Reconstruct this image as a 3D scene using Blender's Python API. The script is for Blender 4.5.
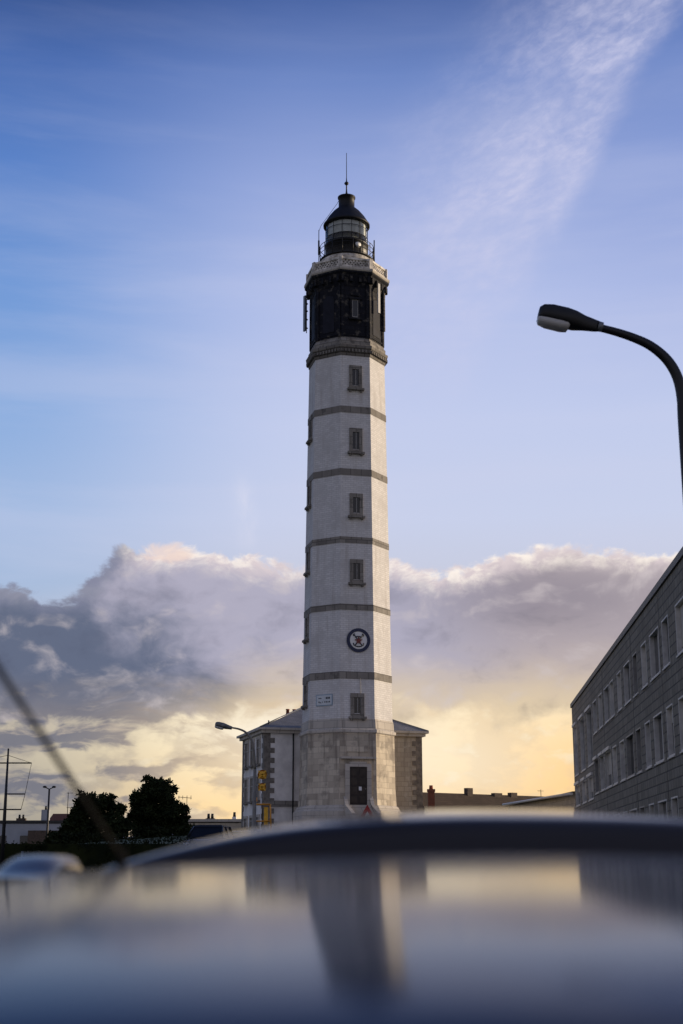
import bpy, bmesh, math, random
from mathutils import Vector, Matrix
random.seed(7)
for _o in list(bpy.data.objects):
    bpy.data.objects.remove(_o)
SC = bpy.context.scene
COL = SC.collection
R = math.radians
F = 1400.0                      # focal length in pixels of the 683 x 1024 frame
PITCH = math.atan(350 / F)      # horizon at y = 862
EYE = 1.4

# ---------------------------------------------------------------- camera
cd = bpy.data.cameras.new("camera")
cam = bpy.data.objects.new("camera", cd); COL.objects.link(cam)
cam.location = (0, 0, EYE)
cam.rotation_euler = (math.pi / 2 + PITCH, 0, 0)
cd.sensor_fit = 'VERTICAL'; cd.sensor_height = 36.0
cd.lens = F / 1024 * 36.0
cd.clip_start = 0.02; cd.clip_end = 6000
cd.dof.use_dof = True; cd.dof.focus_distance = 100.0
cd.dof.aperture_fstop = cd.lens / 15.0
SC.camera = cam

def pt(x, y, Y):
    """world point on the ray of photo pixel (x, y) at world distance Y in front of the camera"""
    cx, cy = (x - 341.5) / F, (512 - y) / F
    d = Vector((cx, math.cos(PITCH) - math.sin(PITCH) * cy, math.sin(PITCH) + math.cos(PITCH) * cy))
    return Vector((0, 0, EYE)) + d * (Y / d.y)

# ---------------------------------------------------------------- exposure, sun
SC.view_settings.view_transform = 'Standard'
SC.view_settings.look = 'None'
SC.view_settings.exposure = 0.0
SC.view_settings.gamma = 1.0
SUN_AZ, SUN_EL = R(74), R(9)    # azimuth to the right of the view axis
sd = bpy.data.lights.new("sun", 'SUN'); sd.energy = 4.4; sd.angle = R(1.5)
sd.color = (1.0, 0.80, 0.56)
sun = bpy.data.objects.new("sun", sd); COL.objects.link(sun)
sv = Vector((math.sin(SUN_AZ) * math.cos(SUN_EL), math.cos(SUN_AZ) * math.cos(SUN_EL), math.sin(SUN_EL)))
sun.rotation_euler = sv.to_track_quat('Z', 'Y').to_euler()
sun.location = (60, 30, 60)

# ---------------------------------------------------------------- node expressions
class Ex:
    def __init__(s, nt, v): s.nt, s.v = nt, v
    def _m(s, op, *a, clamp=False):
        n = s.nt.nodes.new('ShaderNodeMath'); n.operation = op; n.use_clamp = clamp
        for i, q in enumerate((s,) + a):
            q = q.v if isinstance(q, Ex) else q
            if isinstance(q, (int, float)): n.inputs[i].default_value = q
            else: s.nt.links.new(q, n.inputs[i])
        return Ex(s.nt, n.outputs[0])
    def __add__(s, o): return s._m('ADD', o)
    __radd__ = __add__
    def __sub__(s, o): return s._m('SUBTRACT', o)
    def __rsub__(s, o): return Ex(s.nt, o)._m('SUBTRACT', s)
    def __mul__(s, o): return s._m('MULTIPLY', o)
    __rmul__ = __mul__
    def __truediv__(s, o): return s._m('DIVIDE', o)
    def __neg__(s): return s._m('MULTIPLY', -1.0)
    def pw(s, e): return s._m('MAXIMUM', 0.0)._m('POWER', e)
    def mx(s, o): return s._m('MAXIMUM', o)
    def mn(s, o): return s._m('MINIMUM', o)
    def ab(s): return s._m('ABSOLUTE')
    def gauss(s, c, w):        # exp(-((s-c)/w)^2)
        q = (s - c) / w
        return (-(q * q))._m('EXPONENT')
def ss(x, a, b):               # smoothstep from a to b (a may exceed b)
    t = ((x - a) / (b - a)) if not isinstance(a, Ex) and not isinstance(b, Ex) else (x - a) / (b - a)
    t = t._m('ADD', 0.0, clamp=True)
    return t * t * (3.0 - 2.0 * t)
def vec(nt, x, y, z):
    n = nt.nodes.new('ShaderNodeCombineXYZ')
    for i, q in enumerate((x, y, z)):
        q = q.v if isinstance(q, Ex) else q
        if isinstance(q, (int, float)): n.inputs[i].default_value = q
        else: nt.links.new(q, n.inputs[i])
    return n.outputs[0]
def noise(nt, v, scale=1.0, detail=6, rough=0.55, dist=0.0):
    n = nt.nodes.new('ShaderNodeTexNoise')
    n.inputs['Scale'].default_value = scale; n.inputs['Detail'].default_value = detail
    n.inputs['Roughness'].default_value = rough; n.inputs['Distortion'].default_value = dist
    nt.links.new(v, n.inputs['Vector'])
    return Ex(nt, n.outputs['Fac'])
def mixc(nt, a, b, f):
    n = nt.nodes.new('ShaderNodeMix'); n.data_type = 'RGBA'
    for s, q in ((n.inputs[0], f), (n.inputs[6], a), (n.inputs[7], b)):
        q = q.v if isinstance(q, Ex) else q
        if isinstance(q, (int, float)): s.default_value = q
        elif isinstance(q, tuple): s.default_value = (*q, 1.0)
        else: nt.links.new(q, s)
    return n.outputs[2]
def ramp(nt, x, stops):
    n = nt.nodes.new('ShaderNodeValToRGB'); el = n.color_ramp.elements
    while len(el) > 1: el.remove(el[-1])
    el[0].position, el[0].color = stops[0][0], (*stops[0][1], 1)
    for p, c in stops[1:]:
        e = el.new(p); e.color = (*c, 1)
    nt.links.new(x.v, n.inputs[0])
    return n.outputs[0]
def S(r, g, b):                # sRGB 0-255 to linear
    f = lambda c: (c / 255 / 12.92) if c / 255 <= 0.04045 else ((c / 255 + 0.055) / 1.055) ** 2.4
    return (f(r), f(g), f(b))

# ---------------------------------------------------------------- sky (world): Nishita air, cirrus and an evening cloud bank
def elv(y): return math.degrees(math.atan((512 - y) / F) + PITCH)
W = bpy.data.worlds.new("World"); SC.world = W; W.use_nodes = True
nt = W.node_tree; nt.nodes.clear()
tc = nt.nodes.new('ShaderNodeTexCoord')
sx = nt.nodes.new('ShaderNodeSeparateXYZ'); nt.links.new(tc.outputs['Generated'], sx.inputs[0])
dx, dy, dz = (Ex(nt, o) for o in sx.outputs)
D2R = 57.29578
az = dx._m('ARCTAN2', dy) * D2R
el = dz._m('ARCSINE') * D2R
# clear air: colour by height above the horizon
hi = ramp(nt, el / 90.0, [
    (0.0, S(250, 226, 178)), (elv(700) / 90, S(232, 218, 200)), (elv(590) / 90, S(203, 206, 224)), (elv(520) / 90, S(203, 211, 238)),
    (elv(420) / 90, S(197, 207, 240)), (elv(300) / 90, S(181, 194, 236)), (elv(180) / 90, S(152, 170, 222)), (elv(80) / 90, S(112, 138, 200)),
    (elv(0) / 90, S(72, 101, 166)), (0.45, S(38, 60, 112)), (1.0, S(26, 40, 84))])
lo = ramp(nt, el / 90.0, [
    (0.0, S(205, 190, 165)), (elv(700) / 90, S(190, 190, 195)), (elv(590) / 90, S(165, 188, 222)), (elv(520) / 90, S(165, 189, 228)),
    (elv(420) / 90, S(142, 176, 226)), (elv(300) / 90, S(112, 154, 217)), (elv(180) / 90, S(92, 132, 202)), (elv(80) / 90, S(72, 108, 178)),
    (elv(0) / 90, S(50, 80, 142)), (0.5, S(40, 62, 118)), (1.0, S(26, 40, 84))])
side = ss(az, -15.0, -1.0)
clear = mixc(nt, lo, hi, side)
sky = nt.nodes.new('ShaderNodeTexSky'); sky.sky_type = 'NISHITA'; sky.sun_disc = False
sky.sun_elevation = SUN_EL; sky.sun_rotation = SUN_AZ
nis = nt.nodes.new('ShaderNodeVectorMath'); nis.operation = 'SCALE'; nis.inputs['Scale'].default_value = 0.07
nt.links.new(sky.outputs[0], nis.inputs[0])
clear = mixc(nt, clear, nis.outputs[0], 0.08)
# right side of the frame is a little deeper blue higher up
clear = mixc(nt, clear, S(104, 132, 200), ss(az, 6.0, 16.0) * ss(el, 16.0, 26.0) * 0.25)
# veil cirrus: faint horizontal streaks
n1 = noise(nt, vec(nt, az * 0.045 + el * 0.03, el * 0.34, 3.0), 1.0, 7, 0.55, 0.3)
clear = mixc(nt, clear, S(205, 208, 232), ss(n1, 0.40, 0.75) * 0.26 * ss(el, 40.0, 20.0))
# the bright slanted streak at upper right: runs from (683,0) down to about (470,330)
sa = az - (5.6 + (el - 22.5) * 0.62 + (el - 22.5) * (el - 22.5) * 0.014)
wob = noise(nt, vec(nt, az * 0.25, el * 0.25, 9.0), 1.0, 4, 0.55)
sa2 = sa + (wob - 0.5) * 2.6
fil = noise(nt, vec(nt, az * 1.1 + el * 0.3, el * 2.6 - az * 0.9, 2.0), 1.0, 7, 0.60, 0.35)
fil2 = noise(nt, vec(nt, az * 0.30, el * 0.42, 12.0), 1.0, 6, 0.6, 0.4)
edge = ss(sa2, 2.7, 0.9)                     # crisp right edge
left = ss(sa2, -9.5, 1.0)                    # soft left side
streak = edge * left * ss(el, 15.5, 28.0) * ss(el, 60.0, 36.0)
clear = mixc(nt, clear, S(206, 206, 232), streak * (0.48 + ss(fil, 0.30, 0.75) * 0.40) * (0.40 + ss(fil2, 0.30, 0.70) * 0.60))
# small vertical wisps above the bank
w1 = (az - (-4.0 + (el - 13.5) * -0.1)).gauss(0.0, 0.45) * ss(el, 12.0, 13.5) * ss(el, 16.2, 14.2)
clear = mixc(nt, clear, S(222, 222, 238), w1 * ss(noise(nt, vec(nt, az * 1.2, el * 0.5, 5.0), 1.0, 5, 0.6), 0.25, 0.75) * 0.45)

# glow behind and below the bank
glow = ramp(nt, el / 20.0, [
    (0.0, S(248, 208, 152)), (0.10, S(255, 221, 166)), (0.24, S(255, 236, 198)), (0.33, S(250, 234, 204)), (0.45, S(222, 212, 200)), (0.62, S(205, 206, 222))])
glowl = ramp(nt, el / 20.0, [
    (0.0, S(150, 146, 138)), (0.10, S(172, 164, 150)), (0.24, S(206, 195, 172)), (0.33, S(190, 182, 170)), (0.45, S(170, 168, 172)), (0.62, S(170, 180, 205))])
gl = mixc(nt, glowl, glow, ss(az, -12.5, -4.5))
gl = mixc(nt, gl, S(255, 200, 116), ss(az, -3.0, 13.0) * ss(az, 60.0, 20.0) * ss(el, 7.5, 3.5) * 0.72)
gn = noise(nt, vec(nt, az * 0.42 + 3.0, el * 0.72, 71.0), 1.0, 7, 0.55, 0.15)
gn2 = gn - noise(nt, vec(nt, az * 0.42 + 3.0, (el + 0.5) * 0.72, 71.0), 1.0, 7, 0.55, 0.15)
gl = mixc(nt, gl, mixc(nt, S(158, 150, 144), S(222, 194, 156), ss(az, -11.0, 0.0)), ss(gn, 0.42, 0.60) * 0.55)
gl = mixc(nt, gl, S(255, 240, 208), ss(gn2, 0.02, 0.16) * 0.45 * ss(az, -16.0, -5.0))
gl = mixc(nt, gl, S(255, 245, 226), (az.gauss(-1.5, 3.6) * el.gauss(5.2, 1.5) * 0.9))
gl = mixc(nt, gl, S(255, 244, 222), (az.gauss(3.6, 4.6) * el.gauss(3.8, 1.8) * 0.5))
base = mixc(nt, clear, gl, ss(el, 9.5, 7.0))

# shared warp for every cloud layer
wv = vec(nt, az * 0.22, el * 0.32, 0.0)
wa = (noise(nt, wv, 1.0, 3, 0.5) - 0.5) * 3.2
we = (noise(nt, vec(nt, az * 0.22, el * 0.32, 31.0), 1.0, 3, 0.5) - 0.5) * 1.6
caz, cel = az + wa, el + we

def bank_noise(off, s=1.0, det=9, rough=0.58):
    return noise(nt, vec(nt, caz * 0.30 * s, (cel + off) * 0.46 * s, 7.3), 1.0, det, rough, 0.1)
# top edge of the bank as a function of azimuth
top = 12.25 - 1.5 * ss(az, -8.6, -11.0) - 0.55 * az.gauss(4.2, 2.0) + 0.35 * az.gauss(-6.5, 2.0) + 0.45 * az.gauss(9.5, 2.2)
bn = bank_noise(0.0)
puff = (bn - 0.5) * 3.4
small = (noise(nt, vec(nt, caz * 1.7, cel * 2.1, 4.4), 1.0, 7, 0.62, 0.2) - 0.5) * 0.9
depth = top + puff + small - el           # degrees below the ragged upper edge
lown = (noise(nt, vec(nt, caz * 0.16, cel * 0.45, 17.0), 1.0, 8, 0.6, 0.3) - 0.5)
m_top = ss(depth, -0.05, 0.42)
leftw = ss(az, -2.5, -8.0)
cump = noise(nt, vec(nt, caz * 0.55, cel * 0.75, 83.0), 1.0, 8, 0.56, 0.15) - 0.5
m_bot = ss(el + lown * 1.4 + cump * 3.0, 5.1, 6.4 - leftw * 0.75)
m_bank = m_top * m_bot
# relief: billows lit from above and right
rel = (bank_noise(0.0, 1.5, 6, 0.52) - bank_noise(0.6, 1.5, 6, 0.52)) * 2.4
rel2 = (bank_noise(0.0, 0.9, 6) - bank_noise(0.9, 0.9, 6)) * 2.0
body = mixc(nt, S(98, 107, 130), S(174, 171, 190), ss(az + (bn - 0.5) * 16.0 + (el - 9.0) * 1.2, -11.5, -3.0))
body = mixc(nt, body, S(180, 169, 174), ss(az, 2.0, 9.0))
body = mixc(nt, body, S(112, 108, 128), az.gauss(8.5, 5.0) * el.gauss(10.4, 1.5) * 0.50)
warmb = mixc(nt, S(138, 132, 134), S(220, 200, 170), ss(az, -11.0, -2.5))
body = mixc(nt, body, warmb, ss(el + lown * 2.4 + leftw * 1.3, 8.9, 5.6))
body = mixc(nt, body, S(208, 198, 200), ss(rel + rel2 * 1.4, 0.05, 1.0) * 0.55)
body = mixc(nt, body, S(70, 74, 96), ss(rel + rel2 * 1.4, -0.05, -1.0) * 0.26)
rimw = ss(depth - (bn - 0.45) * 2.5, 1.25, 0.05)
rimc = mixc(nt, S(222, 208, 210), S(255, 244, 234), ss(noise(nt, vec(nt, caz * 0.8, cel * 1.4, 41.0), 1.0, 6, 0.6), 0.42, 0.62))
rimc = mixc(nt, mixc(nt, rimc, S(112, 120, 148), 0.88), rimc, ss(az + small * 1.5, -9.6, -7.8))
bankc = mixc(nt, body, rimc, rimw * 0.95)
out = mixc(nt, base, bankc, m_bank)
# stray puff ahead of the bank on the left, and the lit plume on the right
def plume(a0, e0, wa_, we_, tilt, col, k, lo_=0.40, hi_=0.62, seed=55.0):
    q = (az - a0) - (el - e0) * tilt
    g = q.gauss(0.0, wa_) * el.gauss(e0, we_)
    nn = noise(nt, vec(nt, caz * 1.1, cel * 1.3, seed), 1.0, 8, 0.62, 0.5)
    return mixc(nt, out, col, ss(nn * 0.6 + g * 0.5, lo_ + 0.12, hi_ + 0.12) * k)
out = plume(-7.2, 12.3, 1.5, 0.55, -0.2, S(240, 216, 204), 0.75)
# torn grey bands lower down
bandn = noise(nt, vec(nt, caz * 0.34, cel * 0.92, 23.0), 1.0, 8, 0.56, 0.1)
bandm = ss(bandn + (az + 6.0) * -0.0065, 0.48, 0.60) * ss(el, 7.6, 5.4) * ss(el, 0.1, 1.4)
bandc = mixc(nt, S(112, 114, 128), S(228, 200, 164), ss(az, -12.0, 0.0))
br = (noise(nt, vec(nt, caz * 0.6, cel * 1.9, 61.0), 1.0, 7, 0.6) - noise(nt, vec(nt, caz * 0.6, (cel + 0.3) * 1.9, 61.0), 1.0, 7, 0.6)) * 3.0
bandc = mixc(nt, bandc, S(206, 190, 170), ss(br, 0.0, 0.8) * 0.6)
out = mixc(nt, out, bandc, bandm * ss(az, 60.0, 20.0) * mixc(nt, (0.85, 0.85, 0.85), (0.5, 0.5, 0.5), ss(az, -9, 0)) if False else bandm * (0.9 - 0.62 * ss(az, -9.0, -1.0)))
# sky behind the camera: cooler than the glow, raised to fill the tower's front
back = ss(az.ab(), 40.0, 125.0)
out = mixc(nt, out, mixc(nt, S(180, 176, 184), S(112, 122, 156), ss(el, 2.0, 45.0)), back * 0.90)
# below the horizon
out = mixc(nt, out, S(70, 66, 62), ss(el, 0.0, -1.0))
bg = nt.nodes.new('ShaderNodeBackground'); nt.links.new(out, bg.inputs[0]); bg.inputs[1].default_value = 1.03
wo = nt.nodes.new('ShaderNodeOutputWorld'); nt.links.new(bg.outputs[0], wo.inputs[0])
W.cycles.sampling_method = 'MANUAL'; W.cycles.sample_map_resolution = 512
# ================================================================ mesh helpers
class MB:
    """collects geometry; build() links it as one mesh object"""
    def __init__(s): s.v = []; s.f = []; s.sm = []
    def add(s, vs, fs, M=None, smooth=False):
        b = len(s.v)
        for q in vs:
            q = Vector(q); s.v.append(M @ q if M else q)
        for q in fs: s.f.append([b + i for i in q]); s.sm.append(smooth)
        return s
    def box(s, c, d, rz=0.0, M=None):
        x, y, z = d[0] / 2, d[1] / 2, d[2] / 2
        T = Matrix.Translation(c) @ Matrix.Rotation(rz, 4, 'Z')
        if M: T = M @ T
        vs = [(-x, -y, -z), (x, -y, -z), (x, y, -z), (-x, y, -z), (-x, -y, z), (x, -y, z), (x, y, z), (-x, y, z)]
        return s.add(vs, [(0, 3, 2, 1), (4, 5, 6, 7), (0, 1, 5, 4), (1, 2, 6, 5), (2, 3, 7, 6), (3, 0, 4, 7)], T)
    def loft(s, rings, caps=(True, True), smooth=False, closed=True, M=None):
        n = len(rings[0]); vs = [p for r in rings for p in r]; fs = []
        for i in range(len(rings) - 1):
            for j in range(n if closed else n - 1):
                k = (j + 1) % n
                fs.append((i * n + j, i * n + k, (i + 1) * n + k, (i + 1) * n + j))
        s.add(vs, fs, M, smooth)
        if caps[0]: s.add(rings[0], [tuple(range(n))[::-1]], M)
        if caps[1]: s.add(rings[-1], [tuple(range(n))], M)
        return s
    def tube(s, pts, rad, seg=10, smooth=True, caps=True):
        pts = [Vector(p) for p in pts]
        if not isinstance(rad, (list, tuple)): rad = [rad] * len(pts)
        rings = []; up = Vector((0.123, 0.3, 1)).normalized()
        for i, p in enumerate(pts):
            t = (pts[min(i + 1, len(pts) - 1)] - pts[max(i - 1, 0)]).normalized()
            if abs(t.dot(up)) > 0.95: a = t.cross(Vector((1, 0.1, 0))).normalized()
            else: a = t.cross(up).normalized()
            b = t.cross(a)
            rings.append([p + (a * math.cos(2 * math.pi * k / seg) + b * math.sin(2 * math.pi * k / seg)) * rad[i] for k in range(seg)])
        return s.loft(rings, (caps, caps), smooth)
    def lathe(s, prof, seg=32, c=(0, 0, 0), smooth=True, caps=(False, False)):
        rings = [[(c[0] + r * math.cos(2 * math.pi * k / seg), c[1] + r * math.sin(2 * math.pi * k / seg), c[2] + z) for k in range(seg)] for r, z in prof]
        return s.loft(rings, caps, smooth)
    def prism(s, poly, z0, z1, M=None):
        return s.loft([[(x, y, z0) for x, y in poly], [(x, y, z1) for x, y in poly]], M=M)
    def sphere(s, c, r, seg=14, ring=8, sc=(1, 1, 1)):
        rr = []
        for i in range(ring + 1):
            a = -math.pi / 2 + math.pi * i / ring
            rr.append([(c[0] + sc[0] * r * max(math.cos(a), 1e-3) * math.cos(2 * math.pi * k / seg),
                        c[1] + sc[1] * r * max(math.cos(a), 1e-3) * math.sin(2 * math.pi * k / seg), c[2] + sc[2] * r * math.sin(a)) for k in range(seg)])
        return s.loft(rr, (True, True), True)
    def build(s, name, mat, parent=None, fixn=True, M=None):
        me = bpy.data.meshes.new(name)
        me.from_pydata([tuple(M @ q) if M else tuple(q) for q in s.v], [], s.f); me.update()
        me.polygons.foreach_set('use_smooth', s.sm)
        if fixn:
            bm = bmesh.new(); bm.from_mesh(me)
            bmesh.ops.remove_doubles(bm, verts=bm.verts, dist=1e-5) if any(s.sm) else None
            bmesh.ops.recalc_face_normals(bm, faces=bm.faces); bm.to_mesh(me); bm.free()
        uv = me.uv_layers.new(name='UVMap').data
        for p in me.polygons:                      # metres along the wall, metres up
            n = p.normal
            if abs(n.z) < 0.75:
                t = Vector((-n.y, n.x, 0)).normalized()
                for li in p.loop_indices:
                    co = me.vertices[me.loops[li].vertex_index].co
                    uv[li].uv = (co.dot(t), co.z)
            else:
                for li in p.loop_indices:
                    co = me.vertices[me.loops[li].vertex_index].co
                    uv[li].uv = (co.x, co.y)
        me.materials.append(mat)
        o = bpy.data.objects.new(name, me); COL.objects.link(o)
        if parent: o.parent = parent
        return o
def thing(name, label, cat, loc=(0, 0, 0), rz=0.0, group=None):
    o = bpy.data.objects.new(name, None); COL.objects.link(o)
    o.location = loc; o.rotation_euler = (0, 0, rz); o.empty_display_size = 0.3
    o['label'] = label; o['category'] = cat
    if group: o['group'] = group
    return o
def struct(o):
    o['kind'] = 'structure'; return o
def copy_child(o, parent):
    c = o.copy(); COL.objects.link(c); c.parent = parent
    return c

# ================================================================ materials
def newmat(name):
    m = bpy.data.materials.new(name); m.use_nodes = True
    nt = m.node_tree; b = nt.nodes['Principled BSDF']
    return m, nt, b
def objco(nt): return nt.nodes.new('ShaderNodeTexCoord').outputs['Object']
def uvco(nt): return nt.nodes.new('ShaderNodeTexCoord').outputs['UV']
def bump(nt, b, h, strength=0.3, dist=0.02):
    n = nt.nodes.new('ShaderNodeBump'); n.inputs['Strength'].default_value = strength; n.inputs['Distance'].default_value = dist
    nt.links.new(h.v if isinstance(h, Ex) else h, n.inputs['Height']); nt.links.new(n.outputs[0], b.inputs['Normal'])
def basic(name, col, rough=0.6, metal=0.0, var=0.25, scale=2.0, bs=0.0, spec=0.5, coat=0.0):
    m, nt, b = newmat(name)
    n = noise(nt, objco(nt), scale, 6, 0.6)
    dark = tuple(c * (1 - var) for c in col); lite = tuple(min(1, c * (1 + var)) for c in col)
    nt.links.new(mixc(nt, dark, lite, ss(n, 0.3, 0.7)), b.inputs['Base Color'])
    b.inputs['Roughness'].default_value = rough; b.inputs['Metallic'].default_value = metal
    b.inputs['Specular IOR Level'].default_value = spec
    if coat: b.inputs['Coat Weight'].default_value = coat; b.inputs['Coat Roughness'].default_value = 0.02
    if bs: bump(nt, b, noise(nt, objco(nt), scale * 12, 4, 0.6), bs)
    return m
def masonry(name, c1, c2, mortar, bw, rh, ms=0.012, rough=0.85, stain=(0.1, 0.09, 0.08), stk=0.5, patch=None, pk=0.0, bstr=0.4, pth=(0.56, 0.66), psc=1.5, sth=(0.52, 0.80)):
    m, nt, b = newmat(name)
    uv = uvco(nt)
    br = nt.nodes.new('ShaderNodeTexBrick'); nt.links.new(uv, br.inputs['Vector'])
    br.inputs['Scale'].default_value = 1.0; br.inputs['Brick Width'].default_value = bw; br.inputs['Row Height'].default_value = rh
    br.inputs['Mortar Size'].default_value = ms; br.inputs['Mortar Smooth'].default_value = 0.3; br.inputs['Bias'].default_value = 0.0
    br.inputs['Color1'].default_value = (*c1, 1); br.inputs['Color2'].default_value = (*c2, 1); br.inputs['Mortar'].default_value = (*mortar, 1)
    sp = nt.nodes.new('ShaderNodeSeparateXYZ'); nt.links.new(uv, sp.inputs[0])
    u, v = Ex(nt, sp.outputs[0]), Ex(nt, sp.outputs[1])
    col = br.outputs['Color']
    big = noise(nt, objco(nt), 0.7, 7, 0.62)
    col = mixc(nt, col, tuple(c * 0.72 for c in c1), ss(big, 0.42, 0.72) * 0.6)
    streak = noise(nt, vec(nt, u * 2.2, v * 0.16, 0.0), 1.0, 6, 0.62)
    col = mixc(nt, col, stain, ss(streak, *sth) * stk)
    if patch:
        pn = noise(nt, objco(nt), psc, 6, 0.62)
        col = mixc(nt, col, patch, ss(pn, *pth) * pk)
    nt.links.new(col, b.inputs['Base Color']); b.inputs['Roughness'].default_value = rough
    b.inputs['Specular IOR Level'].default_value = 0.3
    h = Ex(nt, br.outputs['Fac']) * -1.0 + noise(nt, objco(nt), 9.0, 5, 0.6) * 0.5
    bump(nt, b, h, bstr, 0.03)
    return m
M_white = masonry('white_painted_brick', (0.78, 0.76, 0.74), (0.66, 0.645, 0.625), (0.56, 0.545, 0.53), 0.40, 0.15, 0.018, bstr=0.3, stain=(0.40, 0.36, 0.32), stk=0.62, patch=(0.55, 0.53, 0.51), pk=0.6, sth=(0.48, 0.76), pth=(0.50, 0.66), psc=0.8)
M_band = masonry('grey_band_stone', (0.22, 0.20, 0.175), (0.31, 0.285, 0.25), (0.13, 0.12, 0.105), 0.8, 0.6, 0.03, stain=(0.08, 0.07, 0.06), stk=0.7, patch=(0.09, 0.085, 0.075), pk=0.6)
M_ashlar = masonry('ashlar_stone', (0.68, 0.60, 0.47), (0.40, 0.345, 0.27), (0.42, 0.365, 0.29), 0.86, 0.40, 0.015, stain=(0.20, 0.17, 0.14), stk=0.85, patch=(0.24, 0.21, 0.175), pk=0.7, pth=(0.50, 0.64), psc=0.9, sth=(0.46, 0.72))
M_trim = masonry('pale_trim_stone', (0.58, 0.53, 0.46), (0.48, 0.44, 0.38), (0.32, 0.29, 0.25), 1.1, 0.5, 0.02, stain=(0.10, 0.09, 0.08), stk=0.8)
M_black = masonry('weathered_black_paint', (0.010, 0.011, 0.017), (0.017, 0.018, 0.025), (0.008, 0.008, 0.010), 0.9, 0.35, 0.02, 0.75, stain=(0.055, 0.048, 0.040), stk=0.7, patch=(0.13, 0.115, 0.095), pk=0.75, pth=(0.52, 0.68), psc=2.2)
M_black.node_tree.nodes['Principled BSDF'].inputs['Specular IOR Level'].default_value = 0.15
M_parapet = basic('worn_parapet_paint', (0.58, 0.54, 0.48), 0.8, var=0.5, scale=2.6, bs=0.3)
M_corn = masonry('soot_stone_cornice', (0.16, 0.145, 0.13), (0.24, 0.22, 0.19), (0.07, 0.065, 0.06), 0.7, 0.3, 0.03, stain=(0.05, 0.045, 0.04), stk=0.7)
M_iron = basic('black_iron', (0.012, 0.012, 0.014), 0.45, 0.3, 0.3, 3)
M_greymetal = basic('galvanised_metal', (0.16, 0.165, 0.17), 0.45, 0.6, 0.25, 6)
M_lampgrey = basic('pole_paint', (0.22, 0.20, 0.165), 0.6, 0.1, 0.25, 3)
M_dome = basic('lantern_roof_paint', (0.010, 0.010, 0.012), 0.5, 0.0, 0.4, 3, spec=0.25)
M_slate = masonry('roof_slate', (0.19, 0.195, 0.205), (0.25, 0.255, 0.27), (0.13, 0.13, 0.135), 0.35, 0.2, 0.012, 0.55)
M_plaster = basic('pale_render', (0.76, 0.73, 0.69), 0.9, 0, 0.16, 0.9, bs=0.15)
M_stonewall = masonry('rubble_stone', (0.50, 0.44, 0.345), (0.40, 0.345, 0.27), (0.32, 0.28, 0.22), 0.55, 0.36, 0.02, stain=(0.16, 0.14, 0.115), stk=0.8, patch=(0.52, 0.47, 0.39), pk=0.7)
M_quoin2 = basic('brown_quoin_stone', (0.20, 0.17, 0.135), 0.85, 0, 0.35, 3, bs=0.3)
M_quoin = basic('quoin_stone', (0.19, 0.17, 0.145), 0.85, 0, 0.3, 3, bs=0.3)
M_door = basic('door_paint', (0.030, 0.020, 0.014), 0.5, 0, 0.3, 4)
M_frame = basic('window_frame_paint', (0.62, 0.60, 0.56), 0.5, 0, 0.12, 4)
M_dimframe = basic('window_frame_grey', (0.30, 0.29, 0.27), 0.5, 0, 0.15, 4)
M_blind = basic('roller_blind', (0.50, 0.45, 0.37), 0.7, 0, 0.12, 5)
M_terra = basic('terracotta', (0.30, 0.075, 0.032), 0.8, 0, 0.3, 5, bs=0.2)
M_brickred = masonry('chimney_brick', (0.30, 0.085, 0.04), (0.22, 0.06, 0.03), (0.2, 0.15, 0.12), 0.24, 0.08, 0.012)
M_sootbrick = basic('soot_brick', (0.085, 0.06, 0.045), 0.85, 0, 0.3, 4)
M_tile = masonry('dark_roof_tile', (0.075, 0.052, 0.034), (0.10, 0.07, 0.045), (0.035, 0.025, 0.02), 0.3, 0.25, 0.02, stain=(0.05, 0.06, 0.03), stk=0.5)
M_redtile = masonry('red_roof_tile', (0.13, 0.05, 0.035), (0.10, 0.04, 0.03), (0.05, 0.025, 0.02), 0.3, 0.25, 0.02)
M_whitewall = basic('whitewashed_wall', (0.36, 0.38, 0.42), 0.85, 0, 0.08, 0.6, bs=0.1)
M_clad = masonry('slate_cladding', (0.205, 0.180, 0.138), (0.275, 0.245, 0.192), (0.085, 0.074, 0.058), 0.62, 0.36, 0.03, 0.8, stain=(0.055, 0.05, 0.043), stk=0.6, bstr=0.6)
M_fascia = basic('dark_fascia', (0.022, 0.022, 0.024), 0.5, 0, 0.25, 2)
M_yellow = basic('yellow_paint', (0.85, 0.46, 0.02), 0.35, 0, 0.15, 6)
M_yellowdk = basic('orange_paint', (0.75, 0.32, 0.03), 0.45, 0, 0.2, 6)
M_signwhite = basic('sign_white', (0.78, 0.78, 0.76), 0.45, 0, 0.04, 5)
M_signblue = basic('sign_blue', (0.012, 0.045, 0.20), 0.4, 0, 0.15, 8)
M_navy = basic('emblem_navy', (0.008, 0.016, 0.060), 0.5, 0, 0.2, 8)
M_signred = basic('sign_red', (0.42, 0.02, 0.02), 0.4, 0, 0.1, 5)
M_emblred = basic('emblem_red', (0.16, 0.022, 0.02), 0.5, 0, 0.3, 8)
M_plaque = basic('plaque_white', (0.60, 0.64, 0.66), 0.5, 0, 0.08, 5)
M_plblue = basic('plaque_border_blue', (0.26, 0.36, 0.45), 0.5, 0, 0.1, 5)
M_ink = basic('plaque_ink', (0.05, 0.055, 0.065), 0.6, 0, 0.2, 8)
M_asphalt = basic('asphalt', (0.050, 0.050, 0.052), 0.85, 0, 0.3, 0.8, bs=0.3)
M_kerb = basic('concrete_kerb', (0.30, 0.29, 0.27), 0.85, 0, 0.2, 2, bs=0.2)
M_mark = basic('road_marking', (0.72, 0.72, 0.70), 0.6, 0, 0.15, 5)
M_grass = basic('rough_grass', (0.045, 0.062, 0.022), 0.95, 0, 0.45, 1.3, bs=0.5)
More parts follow.
